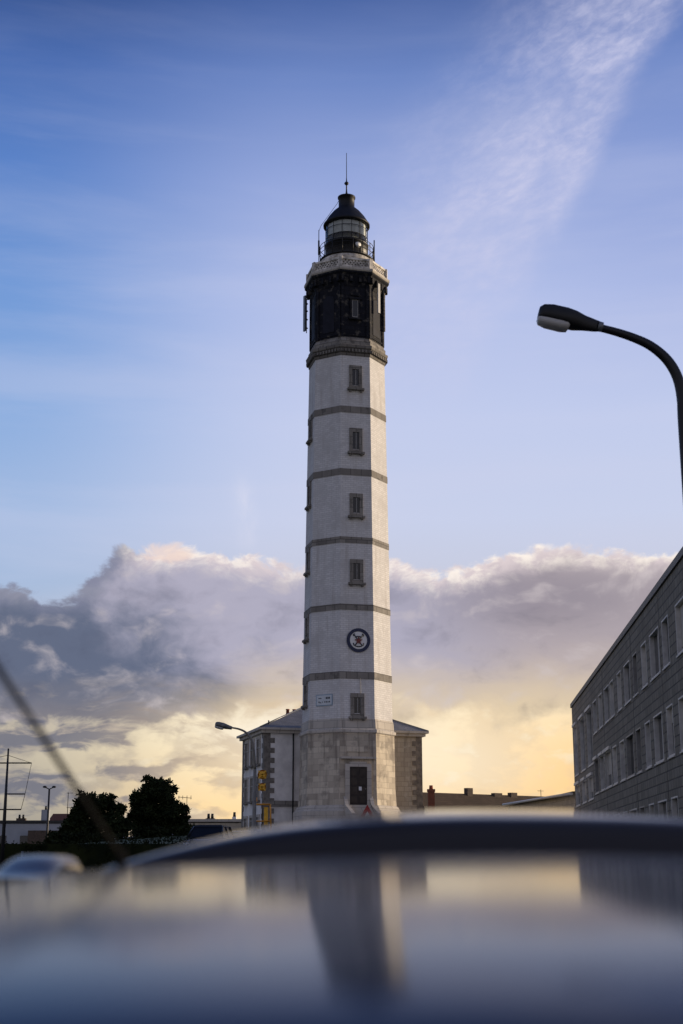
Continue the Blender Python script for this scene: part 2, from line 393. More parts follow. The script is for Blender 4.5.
M_bark = basic('pine_bark', (0.06, 0.042, 0.03), 0.9, 0, 0.3, 8, bs=0.4)
M_tyre = basic('tyre_rubber', (0.02, 0.02, 0.02), 0.8, 0, 0.2, 10)
M_rim = basic('alloy_rim', (0.5, 0.5, 0.52), 0.3, 0.9, 0.1, 8)
M_blackmatt = basic('matt_black_rubber', (0.012, 0.012, 0.012), 0.9, 0, 0.2, 10, spec=0.05)
M_bounce = masonry('pale_bounce_paving', (0.50, 0.46, 0.40), (0.44, 0.40, 0.35), (0.3, 0.28, 0.25), 0.6, 0.6, 0.01)  # paving pattern for the added sheet that bounces light up the tower
M_wood = basic('dark_wood', (0.08, 0.055, 0.035), 0.8, 0, 0.3, 5)
def glassy(name, col, rough=0.04, spec=0.5):
    m, nt, b = newmat(name)
    n = noise(nt, objco(nt), 0.6, 3, 0.5)
    nt.links.new(mixc(nt, tuple(c * 0.7 for c in col), col, n), b.inputs['Base Color'])
    b.inputs['Roughness'].default_value = rough; b.inputs['IOR'].default_value = 1.5
    bump(nt, b, noise(nt, objco(nt), 0.35, 2, 0.5), 0.04, 0.3)
    return m
M_pane = glassy('window_glass', (0.02, 0.022, 0.026))
M_paneb = glassy('dark_slot_glass', (0.012, 0.012, 0.016), 0.12)
M_carglass = glassy('car_window_glass', (0.012, 0.014, 0.016), 0.35)
M_carglass.node_tree.nodes['Principled BSDF'].inputs['Specular IOR Level'].default_value = 0.15
def clear_glass():
    m, nt, b = newmat('lantern_glass')
    tr = nt.nodes.new('ShaderNodeBsdfTransparent'); gl = nt.nodes.new('ShaderNodeBsdfGlossy')
    tr.inputs[0].default_value = (0.86, 0.90, 0.90, 1); gl.inputs['Roughness'].default_value = 0.03
    fr = nt.nodes.new('ShaderNodeFresnel'); fr.inputs[0].default_value = 1.5
    mx = nt.nodes.new('ShaderNodeMixShader'); nt.links.new(fr.outputs[0], mx.inputs[0])
    nt.links.new(tr.outputs[0], mx.inputs[1]); nt.links.new(gl.outputs[0], mx.inputs[2])
    nt.links.new(mx.outputs[0], nt.nodes['Material Output'].inputs[0])
    return m
M_lglass = clear_glass()
M_lens = basic('optic_lens', (0.45, 0.42, 0.36), 0.15, 0.2, 0.4, 2)
def diffuser():
    m, nt, b = newmat('lamp_diffuser')
    b.inputs['Base Color'].default_value = (0.75, 0.73, 0.70, 1); b.inputs['Roughness'].default_value = 0.25
    b.inputs['Subsurface Weight'].default_value = 0.0
    tl = nt.nodes.new('ShaderNodeBsdfTranslucent'); tl.inputs[0].default_value = (0.8, 0.78, 0.75, 1)
    mx = nt.nodes.new('ShaderNodeMixShader'); mx.inputs[0].default_value = 0.35
    nt.links.new(b.outputs[0], mx.inputs[1]); nt.links.new(tl.outputs[0], mx.inputs[2])
    nt.links.new(mx.outputs[0], nt.nodes['Material Output'].inputs[0])
    return m
M_diff = diffuser()
def foliage(name, a, c):
    m, nt, b = newmat(name)
    n = noise(nt, objco(nt), 1.3, 5, 0.6)
    nt.links.new(mixc(nt, a, c, ss(n, 0.35, 0.65)), b.inputs['Base Color'])
    b.inputs['Roughness'].default_value = 0.75; b.inputs['Specular IOR Level'].default_value = 0.05
    return m
M_pine = foliage('pine_needles', (0.010, 0.015, 0.006), (0.028, 0.036, 0.013))
M_hedge = foliage('hedge_leaves', (0.008, 0.012, 0.005), (0.022, 0.027, 0.009))
def carpaint(name, col, rough=0.6, coat=0.84, cr=0.10):
    m, nt, b = newmat(name)
    fl = nt.nodes.new('ShaderNodeTexVoronoi'); fl.inputs['Scale'].default_value = 900; nt.links.new(objco(nt), fl.inputs['Vector'])
    nt.links.new(mixc(nt, tuple(c * 0.8 for c in col), tuple(c * 1.25 for c in col), Ex(nt, fl.outputs['Distance'])), b.inputs['Base Color'])
    b.inputs['Roughness'].default_value = rough; b.inputs['Metallic'].default_value = 0.0
    b.inputs['Coat Weight'].default_value = coat; b.inputs['Coat Roughness'].default_value = cr; b.inputs['Coat IOR'].default_value = 1.24; b.inputs['Specular IOR Level'].default_value = 0.04
    return m
M_paint = carpaint('navy_car_paint', (0.010, 0.020, 0.050))
M_paint2 = carpaint('dark_grey_car_paint', (0.02, 0.021, 0.024))
def lipmat():
    m, nt, b = newmat('grained_black_plastic')
    b.inputs['Base Color'].default_value = (0.034, 0.031, 0.032, 1)
    b.inputs['Roughness'].default_value = 0.7; b.inputs['Specular IOR Level'].default_value = 0.05; b.inputs['Coat Weight'].default_value = 0.9; b.inputs['Coat Roughness'].default_value = 0.06; b.inputs['Coat IOR'].default_value = 1.27
    bump(nt, b, noise(nt, objco(nt), 420, 4, 0.65), 0.35, 0.0015)
    return m
M_lip = lipmat()

# ================================================================ ground
MC = Vector((1.0, 104.0))
def gz(x, y):
    r = math.hypot((x - MC.x) / .6, y - MC.y)
    t = min(1, max(0, (75 - r) / 60)); return 3.3 * t * t * (3 - 2 * t)
def coords(lo, hi, fine_lo, fine_hi, st):
    c = []; q = fine_lo
    while q <= fine_hi: c.append(q); q += st
    s_ = st; q = c[-1]
    while q < hi: s_ *= 1.5; q += s_; c.append(min(q, hi))
    s_ = st; q = c[0]; pre = []
    while q > lo: s_ *= 1.5; q -= s_; pre.append(max(q, lo))
    return pre[::-1] + c
def sheet(xs, ys, dz, z2=None):
    m = MB(); n = len(ys); vs = [(x, y, gz(x, y) + dz) for x in xs for y in ys]
    fs = [(i * n + j, (i + 1) * n + j, (i + 1) * n + j + 1, i * n + j + 1) for i in range(len(xs) - 1) for j in range(n - 1)]
    return m.add(vs, fs, smooth=True)
struct(sheet(coords(-2500, 2500, -80, 80, 4), coords(-2500, 2500, -40, 184, 4), 0.0).build('ground', M_grass, fixn=False))
struct(sheet([-9 + 2 * i for i in range(9)], [-40 + 4 * j for j in range(21)], 0.012).build('road', M_asphalt, fixn=False))
for sx_ in (-9.15, 7.15):
    struct(MB().loft([[(sx_ - .15, y, gz(sx_, y) - .1), (sx_ + .15, y, gz(sx_, y) - .1), (sx_ + .15, y, gz(sx_, y) + .13), (sx_ - .15, y, gz(sx_, y) + .13)] for y in range(-40, 41, 4)]).build('kerb', M_kerb))
pv = MB()
n_ = 0
pv = sheet([7.3, 9.0, 11.0], [-40 + 4 * j for j in range(21)], 0.11)
struct(pv.build('pavement', M_kerb, fixn=False))
mk = MB()
for j in range(-5, 6):
    y0, y1 = j * 6.0, j * 6.0 + 3.0
    mk.add([(-3.06, y0, gz(-3, y0) + .018), (-2.94, y0, gz(-3, y0) + .018), (-2.94, y1, gz(-3, y1) + .018), (-3.06, y1, gz(-3, y1) + .018)], [(0, 1, 2, 3)])
struct(mk.build('road_marking', M_mark, fixn=False))

struct(sheet([-14 + 2 * i for i in range(15)], [82 + 2 * j for j in range(12)], 0.02).build('bounce_sheet', M_bounce, fixn=False))  # added pale sheet, out of view, to bounce light onto the tower base
# ================================================================ lighthouse
TC = Vector((0.40, 101.5)); TR = R(13.5)
def zy(y, D=101.5): return pt(341.5, y, D).z
def Rw(wpx, z, octo=True):       # circumradius giving a silhouette width of wpx pixels at height z
    dep = TC.y * math.cos(PITCH) + (z - EYE) * math.sin(PITCH)
    return wpx / 2 / F * dep / (0.988 if octo else 1.0)
LH = thing('lighthouse', 'tall white octagonal brick lighthouse with dark stone bands and black top', 'lighthouse', (TC.x, TC.y, 0), TR)
LP = Vector((TC.x, TC.y, 0))
def octr(Rr, z, k=8, off=0.0):
    return [(Rr * math.sin(R(22.5 + 45 * i) + off), -Rr * math.cos(R(22.5 + 45 * i) + off), z) for i in range(k)]
C8 = math.cos(R(22.5))
def facem(az_deg, Rr, z):
    """frame on an octagon face: x along the wall, y into the wall, origin on its surface"""
    a = R(az_deg)
    n = Vector((math.sin(a), -math.cos(a), 0))
    M = Matrix.Rotation(a, 4, 'Z')
    return Matrix.Translation(n * (Rr * C8) + Vector((0, 0, z))) @ M
z_sh0 = zy(722, 98.5); z_sh1 = 38.20
Rb, Rt = Rw(90.5, z_sh0), Rw(75.2, z_sh1)
def Rs(z):
    t = (z - z_sh0) / (z_sh1 - z_sh0); return Rb + (Rt - Rb) * t
MB().loft([octr(Rs(z), z) for z in [z_sh0 + (z_sh1 - z_sh0) * i / 14 for i in range(15)]]).build('shaft', M_white, LH)
# string courses
for y0, y1 in ((411.6, 405.2), (474.5, 468.0), (542.6, 536.4), (609.8, 603.8), (678.8, 671.6)):
    za, zb = zy(y0, 98.5), zy(y1, 98.5)
    MB().loft([octr(Rs(za) + .035, za), octr(Rs(zb) + .035, zb)]).build('string_course', M_band, LH)
# base block with its cornice, plinth
z_c0 = zy(733, 98.2); z_door = zy(805, 98.0)
Rbase = Rw(94.5, z_c0)
MB().loft([octr(Rbase + .12, 2.6), octr(Rbase + .10, z_door + .05), octr(Rbase + .03, z_door + 1.2), octr(Rbase - 0.02, z_c0)]).build('base_wall', M_ashlar, LH)
MB().loft([octr(Rbase - .02, z_c0 + .002), octr(Rbase + .10, z_c0 + .08), octr(Rbase + .10, z_c0 + .26), octr(Rb + .10, z_c0 + .36), octr(Rb + .07, z_sh0 + .05), octr(Rb + .03, z_sh0 + .25)]).build('base_cornice', M_trim, LH)
MB().loft([octr(Rbase + .48, 2.6), octr(Rbase + .48, z_door - .38), octr(Rbase + .36, z_door - .30), octr(Rbase + .22, z_door - .06), octr(Rbase + .12, z_door + .02)]).build('plinth', M_trim, LH)
# door on the front face
Mf = facem(0, Rbase + .03, z_door)
d = MB()
d.box((0, -.03, 1.30), (1.22, .10, 2.60), M=Mf)
door = d.build('door', M_door, LH)
dp = MB()
for i in range(4):
    for sx_ in (-.3, .3):
        dp.box((sx_, -.095, .38 + i * .62), (.40, .03, .44), M=Mf)
dp.build('door_panel', basic('door_panel_paint', (0.045, 0.032, 0.022), 0.5), door)
MB().box((.12, -.125, 1.12), (.20, .02, .26), M=Mf).build('notice', M_signwhite, door)
MB().sphere((.5, -.12, 1.1), .04).build('handle', M_greymetal, door, M=Mf)
dr = MB()
dr.box((-.78, -.05, 1.40), (.32, .16, 2.8), M=Mf); dr.box((.78, -.05, 1.40), (.32, .16, 2.8), M=Mf); dr.box((0, -.05, 2.78), (1.24, .16, .34), M=Mf)
dr.box((0, -.12, 3.22), (2.5, .26, .14), M=Mf)
dr.build('door_surround', M_trim, LH)
MB().box((-.05, -.0, 3.85), (1.55, .03, .42), M=Mf).build('inscription_stone', M_ashlar, LH)
st = MB()
for i in range(7): st.box((0, -.45 - .3 * i, -.09 - .17 * i), (1.5, .32 + .001 * i, .17), M=Mf)
st.build('step', M_trim, LH)
for sx_ in (-1, 1):
    x0 = sx_ * .92
    poly = [(0.0, .62), (0.0, -1.4), (-2.4, -1.4), (-2.4, -.62), (-.5, .02)]
    MB().loft([[(x0 - .12, p[0] - .02, p[1]) for p in poly], [(x0 + .12, p[0] - .02, p[1]) for p in poly]], M=Mf).build('stair_wall', M_trim, LH)
# windows
def slot_window(azd, z0, z1, wide=True):
    h = z1 - z0
    Rr = Rs((z0 + z1) / 2); M = facem(azd, Rr, z0)
    m = MB()
    w = .98 if wide else .95
    m.box((-w / 2 + .12, -.035, h / 2), (.24, .12, h), M=M); m.box((w / 2 - .12, -.035, h / 2), (.24, .12, h), M=M)
    m.box((0, -.035, h - .15), (w - .485, .12, .30), M=M)
    m.box((0, -.03, .10), (w - .485, .10, .2), M=M)
    win = m.build('window', M_band, LH)
    MB().box((0, -.0, h / 2), (w - .49, .03, h - .5), M=M).build('pane', M_paneb, win)
    MB().box((.02, -.025, h / 2), (.05, .03, h - .55), M=M).build('mullion', M_dimframe, win)
    s = MB(); s.box((0, -.13, -.075), (w + .28, .30, .15), M=M)
    for q in (-.42, .42): s.box((q, -.10, -.21), (.16, .22, .12), M=M)
    s.build('sill', M_band, win)
for ya, yb in ((388, 365), (452, 428), (516, 493.5), (583, 559.5), (717, 693.5)):
    slot_window(0, zy(yb + (ya - yb), 98.7), zy(yb, 98.7))
for ya, yb in ((441, 417), (507, 483), (573, 549), (640, 615), (706, 682)):
    slot_window(-90, zy(ya, 101), zy(yb, 101), False)
    slot_window(90 + 90, zy(ya, 101), zy(yb, 101), False)
# cable beside the lowest window
Mq = facem(0, Rs(zy(700, 98.5)), zy(715, 98.5))
MB().tube([(.22, -.03, -.1), (.24, -.06, 1.0), (.20, -.06, 2.6)], .022, 6).build('cable', M_dimframe, LH, M=Mq)
# emblem on the front face
ze = zy(640.3, 98.6); Me = facem(0, Rs(ze), ze) @ Matrix.Translation((0.10, -.03, 0)) @ Matrix.Rotation(math.pi / 2, 4, 'X')
def disc(m, r0, r1, z0, z1, seg=40):
    rings = [[(r * math.cos(2 * math.pi * k / seg), r * math.sin(2 * math.pi * k / seg), z) for k in range(seg)] for r, z in ((r1, z0), (r1, z1), (r0, z1), (r0, z0))]
    return m.loft(rings, (False, False))
emb = disc(MB(), .63, .86, 0.0, .06).build('emblem', M_navy, LH, M=Me)
MB().lathe([(.63, .0), (.63, .035), (.001, .035)], 40, smooth=False).build('field', M_signwhite, emb, M=Me)
def flat(m, poly, z0, z1): return m.loft([[(x, y, z0) for x, y in poly], [(x, y, z1) for x, y in poly]])
star = [((.30 if k % 2 == 0 else .13) * math.sin(math.pi * k / 5), -.04 + (.30 if k % 2 == 0 else .13) * math.cos(math.pi * k / 5)) for k in range(10)]
an = MB()
for s_ in (-1, 1):                       # two crossed dark shafts with hooked feet and ringed heads
    an.tube([(s_ * .33, .40, .05), (s_ * -.20, -.30, .05), (s_ * -.28, -.38, .05)], .046, 6)
    an.tube([(s_ * .27, .46, .05), (s_ * .38, .40, .05), (s_ * .36, .30, .05)], .042, 6)
    an.tube([(s_ * -.38, -.20, .05), (s_ * -.34, -.34, .05), (s_ * -.18, -.43, .05), (0, -.46, .05)], .046, 6)
an.tube([(-.24, .18, .05), (-.12, .27, .05), (.12, .27, .05), (.24, .18, .05)], .046, 6)
an.build('device', M_ink, emb, M=Me)
flat(MB(), star, .036, .115).build('star', M_emblred, emb, M=Me)
# plaque on the left front face
zp = zy(700, 98.8); Mp = facem(-45, Rs(zp), zp) @ Matrix.Translation((-.02, -.025, 0))
pl = MB().box((0, 0, 0), (1.36, .04, .80), M=Mp).build('plaque', M_plblue, LH)
MB().box((0, -.022, 0), (1.24, .02, .68), M=Mp).build('plate', M_plaque, pl)
for (x, z, w, h) in ((-.34, .13, .26, .05), (.20, .14, .11, .13), (.33, .14, .09, .13), (.45, .14, .10, .13), (-.42, -.13, .08, .10), (-.30, -.17, .10, .06), (-.12, -.13, .06, .06), (.06, -.13, .09, .09), (.20, -.13, .08, .10), (.33, -.14, .07, .08), (.45, -.13, .09, .10)):
    MB().box((x, -.036, z), (w, .008, h), M=Mp).build('letter', M_ink, pl)
# cornice with dentils under the watch room
z1 = z_sh1; Rc = Rw(81.5, 39.2)
c = MB().loft([octr(Rt, z1 - .05), octr(Rt + .06, z1 + .02), octr(Rt + .07, z1 + .15), octr(Rc - .10, z1 + .44), octr(Rc, z1 + .58), octr(Rc + .02, z1 + .76), octr(Rc - .10, z1 + .84)])
for f_ in range(8):
    Mo = facem(f_ * 45, Rt, z1)
    for k in range(9):
        c.box(((k - 4) * .262, -.13, .33), (.13, .24, .24), M=Mo)
c.build('cornice', M_corn, LH)
M_collar = masonry('worn_collar_stone', (0.34, 0.315, 0.275), (0.22, 0.20, 0.175), (0.12, 0.11, 0.10), 0.7, 0.3, 0.02, stain=(0.07, 0.06, 0.055), stk=0.9, patch=(0.08, 0.07, 0.06), pk=0.7, pth=(0.5, 0.64), psc=2.2)
zb0 = z1 + .83; zb1 = z1 + 1.45; Rd = Rw(72.5, 42)
MB().loft([octr(Rd + .16, zb0), octr(Rd + .16, zb0 + .34), octr(Rd + .06, zb0 + .44), octr(Rd + .03, zb1)]).build('watch_room_base', M_collar, LH)
z_t = 44.75
wr = MB().loft([octr(Rd, zb1 - .01), octr(Rd, z_t)])
for f_ in range(8):
    Mo = facem(f_ * 45, Rd, zb1)
    H = z_t - zb1
    L = 2 * Rd * math.sin(R(22.5))
    for sx_ in (-1, 1):
        wr.box((sx_ * (L / 2 - .12), -.03, H / 2 - .15), (.22, .12, H - .35), M=Mo)      # corner pilasters
    wr.box((0, -.02, H - .60), (L * .98, .08, .14), M=Mo)
    wr.box((0, -.02, .22), (L * .98, .08, .12), M=Mo)
M_arch = basic('arch_paint', (0.014, 0.015, 0.024), 0.7, 0, 0.3, 2, spec=0.2)
watch = wr.build('watch_room', M_black, LH)
for f_ in (-45, 45, 90, -90):            # blind arched recesses
    Mo = facem(f_, Rd, zb1)
    pts_ = [(-.50, .5), (.50, .5), (.50, 3.1)] + [(.50 * math.cos(math.pi * k / 8), 3.1 + .36 * math.sin(math.pi * k / 8)) for k in range(1, 8)] + [(-.50, 3.1)]
    MB().loft([[(x, -.035, z) for x, z in pts_], [(x, .02, z) for x, z in pts_]], M=Mo).build('blind_arch', M_arch, watch)
Mo = facem(0, Rd, zb1)
wf = MB()
wf.box((-.31, -.06, 2.30), (.14, .14, 1.5), M=Mo); wf.box((.31, -.06, 2.30), (.14, .14, 1.5), M=Mo)
wf.box((0, -.06, 3.13), (1.0, .2, .18), M=Mo); wf.box((0, -.08, 1.49), (1.0, .24, .14), M=Mo); wf.box((0, -.06, 3.45), (.7, .12, .2), M=Mo)
win = wf.build('window', M_black, LH)
MB().box((0.02, -.02, 2.32), (.46, .03, 1.4), M=Mo).build('pane', M_pane, win)
w2 = MB(); w2.box((.21, -.05, 2.32), (.06, .04, 1.4), M=Mo); w2.box((-.20, -.05, 2.32), (.05, .04, 1.4), M=Mo); w2.box((0, -.05, 1.65), (.4, .04, .06), M=Mo); w2.box((0, -.05, 3.0), (.4, .04, .06), M=Mo)
w2.build('frame', M_dimframe, win)
# balcony
Rsl = Rw(85, 45.0); Rp = Rw(79.5, 45.8)
bl = MB().loft([octr(Rd + .02, z_t - .95), octr(Rd + .10, z_t - .75), octr(Rd + .34, z_t - .12), octr(Rsl - .03, z_t + .02), octr(Rsl - .03, z_t + .16)])
for f_ in range(8):
    Mo = facem(f_ * 45, Rd, z_t - .9)
    for k in (-1.02, -.35, .35, 1.02):
        bl.box((k * 1.0, -.20, .45), (.18, .34, .50), M=Mo)
bl.build('corbel_table', M_black, LH)
MB().loft([octr(Rsl - .03, z_t + .161), octr(Rsl + .02, z_t + .22), octr(Rsl + .02, z_t + .40), octr(Rp, z_t + .46)]).build('balcony_slab', M_trim, LH)
pz = z_t + .462; ph = 46.02 - pz
par = MB()
for f_ in range(8):
    Mo = facem(f_ * 45, Rp, pz); L = 2 * Rp * math.sin(R(22.5))
    par.box((0, .09, .09), (L - .05, .17, .18), M=Mo); par.box((0, .09, ph - .08), (L - .04, .2, .16), M=Mo)
    a = R(22.5 + 45 * f_)
    par.box(((Rp - .10) * math.sin(a), -(Rp - .10) * math.cos(a), pz + ph / 2), (.30, .30, ph + .06), a)
    if f_ in (1,):
        for k in range(-4, 5):
            for s_ in (-1, 1):
                Mk = Mo @ Matrix.Translation((k * .24, .09, ph / 2)) @ Matrix.Rotation(s_ * .75, 4, 'Y')
                par.box((0, 0, 0), (.05, .06, .74), M=Mk)
    else:
        MB().box((0, .13, ph / 2), (L - .2, .06, ph - .3), M=Mo).build('parapet_panel', M_corn, LH)
        for k in range(-4, 5):
            for s_ in (-1, 1):
                Mk = Mo @ Matrix.Translation((k * .26, .07, ph / 2)) @ Matrix.Rotation(s_ * .72, 4, 'Y')
                par.box((0, 0, 0), (.075, .05, .66), M=Mk)
par.build('parapet', M_parapet, LH)
# lantern drum
r1 = Rw(50.5, 46.6, False)
MB().lathe([(r1 + .0, pz), (r1, 46.35), (r1 + .10, 46.45), (r1 + .10, 46.75), (r1 - .1, 46.9), (1.7, 46.98)], 40).build('lantern_plinth', M_parapet, LH)
rm = Rw(42.5, 48, False)
MB().lathe([(rm + .02, 46.9), (rm + .02, 48.10), (rm + .06, 48.12), (rm + .06, 48.28), (rm - .1, 48.30), (.2, 48.31)], 40).build('lantern_wall', M_iron, LH)
MB().lathe([(.24, 0), (.24, .05), (.001, .05)], 20).build('vent_disc', M_signwhite, LH, M=Matrix.Rotation(TR * 0 + R(18), 4, 'Z') @ Matrix.Translation((0, -rm - .02, 47.75)) @ Matrix.Rotation(math.pi / 2, 4, 'X'))
MB().lathe([(rm - .03, 48.30), (rm - .03, 50.0)], 20, smooth=False).build('lantern_glass', M_lglass, LH, fixn=False)
M_silver = basic('lens_silver', (0.75, 0.75, 0.72), 0.28, 0.9, 0.25, 3)
M_curtain = basic('lantern_curtain', (0.80, 0.79, 0.76), 0.8, 0, 0.12, 2)
bars = MB()
for k in range(14):
    a = 2 * math.pi * (k + .5) / 14
    bars.box(((rm - .02) * math.cos(a), (rm - .02) * math.sin(a), 49.15), (.04, .035, 1.70), a)
for zz in (48.75, 49.42):
    bars.lathe([(rm - .04, zz - .02), (rm - .0, zz - .02), (rm, zz + .02), (rm - .04, zz + .02)], 20, smooth=False)
bars.build('glazing_bars', M_iron, LH)
MB().lathe([(.28, 48.3), (.30, 48.5), (.40, 48.8), (.44, 49.15), (.40, 49.5), (.3, 49.75), (.2, 49.9)], 24).build('optic', M_lens, LH)
MB().lathe([(rm - .16, 48.86), (rm - .16, 49.92)], 40).build('curtain', M_curtain, LH, fixn=False)
MB().lathe([(1.12, 48.32), (.98, 48.98), (.9, 49.0)], 20, smooth=False).build('lens_panel', M_silver, LH)
re_ = Rw(46.5, 50, False)
MB().lathe([(re_ - .12, 49.86), (re_, 49.88), (re_, 50.02), (re_ - .10, 50.14), (re_ - .38, 50.62), (re_ - .75, 51.10), (.68, 51.48), (.63, 51.55), (.63, 52.30), (.70, 52.34), (.70, 52.44), (.45, 52.52), (.12, 52.62), (.10, 52.75)], 36, caps=(True, True)).build('lantern_roof', M_dome, LH)
MB().lathe([(.10, 52.7), (.06, 53.0), (.05, 53.5), (.13, 53.56), (.19, 53.66), (.13, 53.76), (.05, 53.82), (.03, 54.2), (.022, 56.3), (.001, 56.35)], 12).build('lightning_rod', M_iron, LH)
# gallery railing
rr_ = Rw(54, 47.8, False); rl = MB()
rl.lathe([(rr_ - .32, 46.86), (rr_ + .02, 46.86), (rr_ + .02, 46.93), (rr_ - .32, 46.93)], 32)
for k in range(16):
    a = 2 * math.pi * k / 16
    rl.tube([(rr_ * math.cos(a), rr_ * math.sin(a), 46.9), (rr_ * math.cos(a), rr_ * math.sin(a), 48.05)], .028, 6)
for zz in (47.4, 47.75, 48.05):
    rl.tube([(rr_ * math.cos(2 * math.pi * k / 32), rr_ * math.sin(2 * math.pi * k / 32), zz) for k in range(33)], .024, 6)
rl.build('gallery_railing', M_iron, LH)
# aerials on the lantern and the watch room
def radial(azd, rad, z):       # azimuth seen from the camera side, in the lighthouse frame
    a = R(azd) ; return Vector((rad * math.sin(a), -rad * math.cos(a), z))
sidel, sider = -90 - 13.5, 90 - 13.5
q = radial(sidel + 8, rr_ + .08, 46.4)
a1 = MB().tube([q, q + Vector((0, 0, 3.1))], .03, 6); a1.tube([q + Vector((0, 0, 1.0)), q + Vector((0, 0, 2.2))], .07, 8)
a1.tube([q + Vector((0, 0, 3.0)), q * .92 + Vector((0, 0, 49.9 - q.z * .92)), radial(sidel, .75, 51.9), radial(sidel, .45, 52.5)], .018, 5)
a1.build('whip_aerial', M_iron, LH)
q = radial(sider - 4, rr_ + .05, 46.8)
MB().tube([q, q + Vector((0, 0, 1.9))], .045, 6).build('short_aerial', M_iron, LH)
q = radial(sidel + 10, Rd + .18, 41.5)
aa = MB()
q2 = radial(sidel + 10, Rd + .30, 41.0)
aa.tube([q2 + Vector((0, 0, -.2)), q2 + Vector((0, 0, 2.6))], .035, 8)
for zz in (0.2, .9, 1.6, 2.2):
    aa.tube([q + Vector((0, 0, zz - .5)) - q.normalized() * 0.3 * 0, q2 + Vector((0, 0, zz))], .03, 6)
    aa.sphere(tuple(q2 + Vector((0, 0, zz))), .09, 8, 5)
aa.build('aerial_bracket', M_iron, LH)
q3 = radial(sidel + 10, Rd + .44, 42.4)
MB().box(tuple(q3), (.13, .26, 2.9), R(20)).build('panel_aerial', M_greymetal, LH)
q4 = radial(41, Rd + .16, 43.15)
MB().box(tuple(q4), (.22, .12, 2.4), R(30)).build('panel_aerial', M_frame, LH)
q5 = radial(64, Rd + .12, 42.6)
MB().box(tuple(q5), (.18, .12, 3.4), R(60)).build('panel_aerial', M_corn, LH)

# ================================================================ keeper's house round the foot of the tower
HR = R(16.0)
hc = pt(264.5, 732, 103.0)
HW, HD = 12.1, 7.4
HZ = hc.z - .05                                   # underside of the eaves board
KH = thing('keepers_house', 'two storey house with slate hipped roof wrapped behind the lighthouse foot', 'house', (hc.x, hc.y, 0), HR)
# local x along the front to the right, y back
split = 6.0
m = MB(); m.box((split / 2, HD / 2, (HZ + 2) / 2), (split, HD, HZ - 2)); m.build('wall', M_plaster, KH)
m = MB(); m.box((split + (HW - split) / 2, HD / 2, (HZ + 2) / 2), (HW - split, HD, HZ - 2)); m.build('stone_wall', M_stonewall, KH)
m = MB(); m.box((HW / 2, HD / 2, HZ + .10), (HW + .5, HD + .5, .22)); m.box((HW / 2, HD / 2, HZ + .29), (HW + .9, HD + .9, .16)); m.build('eaves_cornice', M_trim, KH)
zr = HZ + .372; rise = 1.9; e = .42
A = [(-e, -e, zr), (HW + e, -e, zr), (HW + e, HD + e, zr), (-e, HD + e, zr)]
rg = [(HD / 2, HD / 2, zr + rise), (HW - HD / 2, HD / 2, zr + rise)]
roof = MB().add(A + rg, [(0, 1, 5, 4), (1, 2, 5), (2, 3, 4, 5), (3, 0, 4), (0, 3, 2, 1)]).build('roof', M_slate, KH)
for q_ in ((-e, rg[0]), (HW + e, rg[1])): MB().tube([(q_[0], -e, zr), q_[1]], .07, 6).build('hip_lead', M_greymetal, roof)
for px in ((276.5, 719), (281.0, 717)):
    pass
cb = MB().box((3.4, 5.6, zr + .75), (1.1, .55, 1.5)).build('chimney', M_sootbrick, roof)
for q in (-.3, .22):
    MB().lathe([(.15, 0), (.12, .40), (.15, .43), (.15, .50)], 12, caps=(True, True)).build('chimney_pot', M_terra, cb, M=Matrix.Translation((3.4 + q, 5.6, zr + 1.50)))
MB().tube([(.35, .2, zr), (.35, .2, zr + .55)], .05, 6).build('vent_pipe', M_iron, KH)
nq = int((HZ - 3.2) / .36)
def corner_stones(xc_, yc_, sx_, sy_, front):
    """one toothed quoin post: blocks overlap the neighbours a little so it is one strip"""
    m = MB()
    for i in range(nq):
        z = HZ - .18 - i * .36
        a_, b_ = (.80, .40) if i % 2 else (.48, .65)
        if front: m.box((xc_ + sx_ * (a_ / 2 - .03), yc_, z), (a_, .08, .362 if i % 2 else .356))
        if sx_ > 0: m.box((xc_ - .001, yc_ + sy_ * (b_ / 2 - .02), z), (.085, b_, .362 if i % 2 else .356))
    m.build('quoin', M_quoin if sx_ > 0 else M_quoin2, KH)
corner_stones(0, 0, 1, 1, True); corner_stones(HW, 0, -1, 1, True); corner_stones(0, HD, 1, -1, False)
MB().box((split / 2, -.02, zy(803.5, 103)), (split, .14, .42)).build('plinth_band', M_band, KH)
MB().tube([(2.15, -.10, HZ), (2.15, -.10, 2.6)], .055, 8).build('downpipe', M_iron, KH)
# windows of the left wall: x = 0 plane, facing -x
zu0, zu1 = zy(765, 106), zy(741, 106); zl0, zl1 = zy(801, 106), zy(778, 106)
def house_window(y, z0, z1, sub=True):
    fr = MB(); w = .98; h = z1 - z0
    fr.box((-.03, y - w / 2 - .07, z0 + h / 2), (.10, .14, h)); fr.box((-.03, y + w / 2 + .07, z0 + h / 2), (.10, .14, h)); fr.box((-.03, y, z1 + .09), (.10, w + .28, .18))
    win = fr.build('window', M_trim, KH)
    MB().box((-.005, y, z0 + h / 2), (.03, w, h)).build('pane', M_pane, win)
    g = MB(); g.box((-.03, y, z0 + h / 2), (.03, .07, h)); g.box((-.03, y, z0 + h * .66), (.028, w, .06)); g.build('frame', M_dimframe, win)
    MB().box((-.10, y, z0 - .09), (.26, w + .3, .16)).build('sill', M_quoin, win)
for y in (1.75, 3.85, 5.85):
    house_window(y, zu0, zu1); house_window(y, zl0, zl1)
    house_window(y, zl0 - 1.9, zl0 - 1.2)
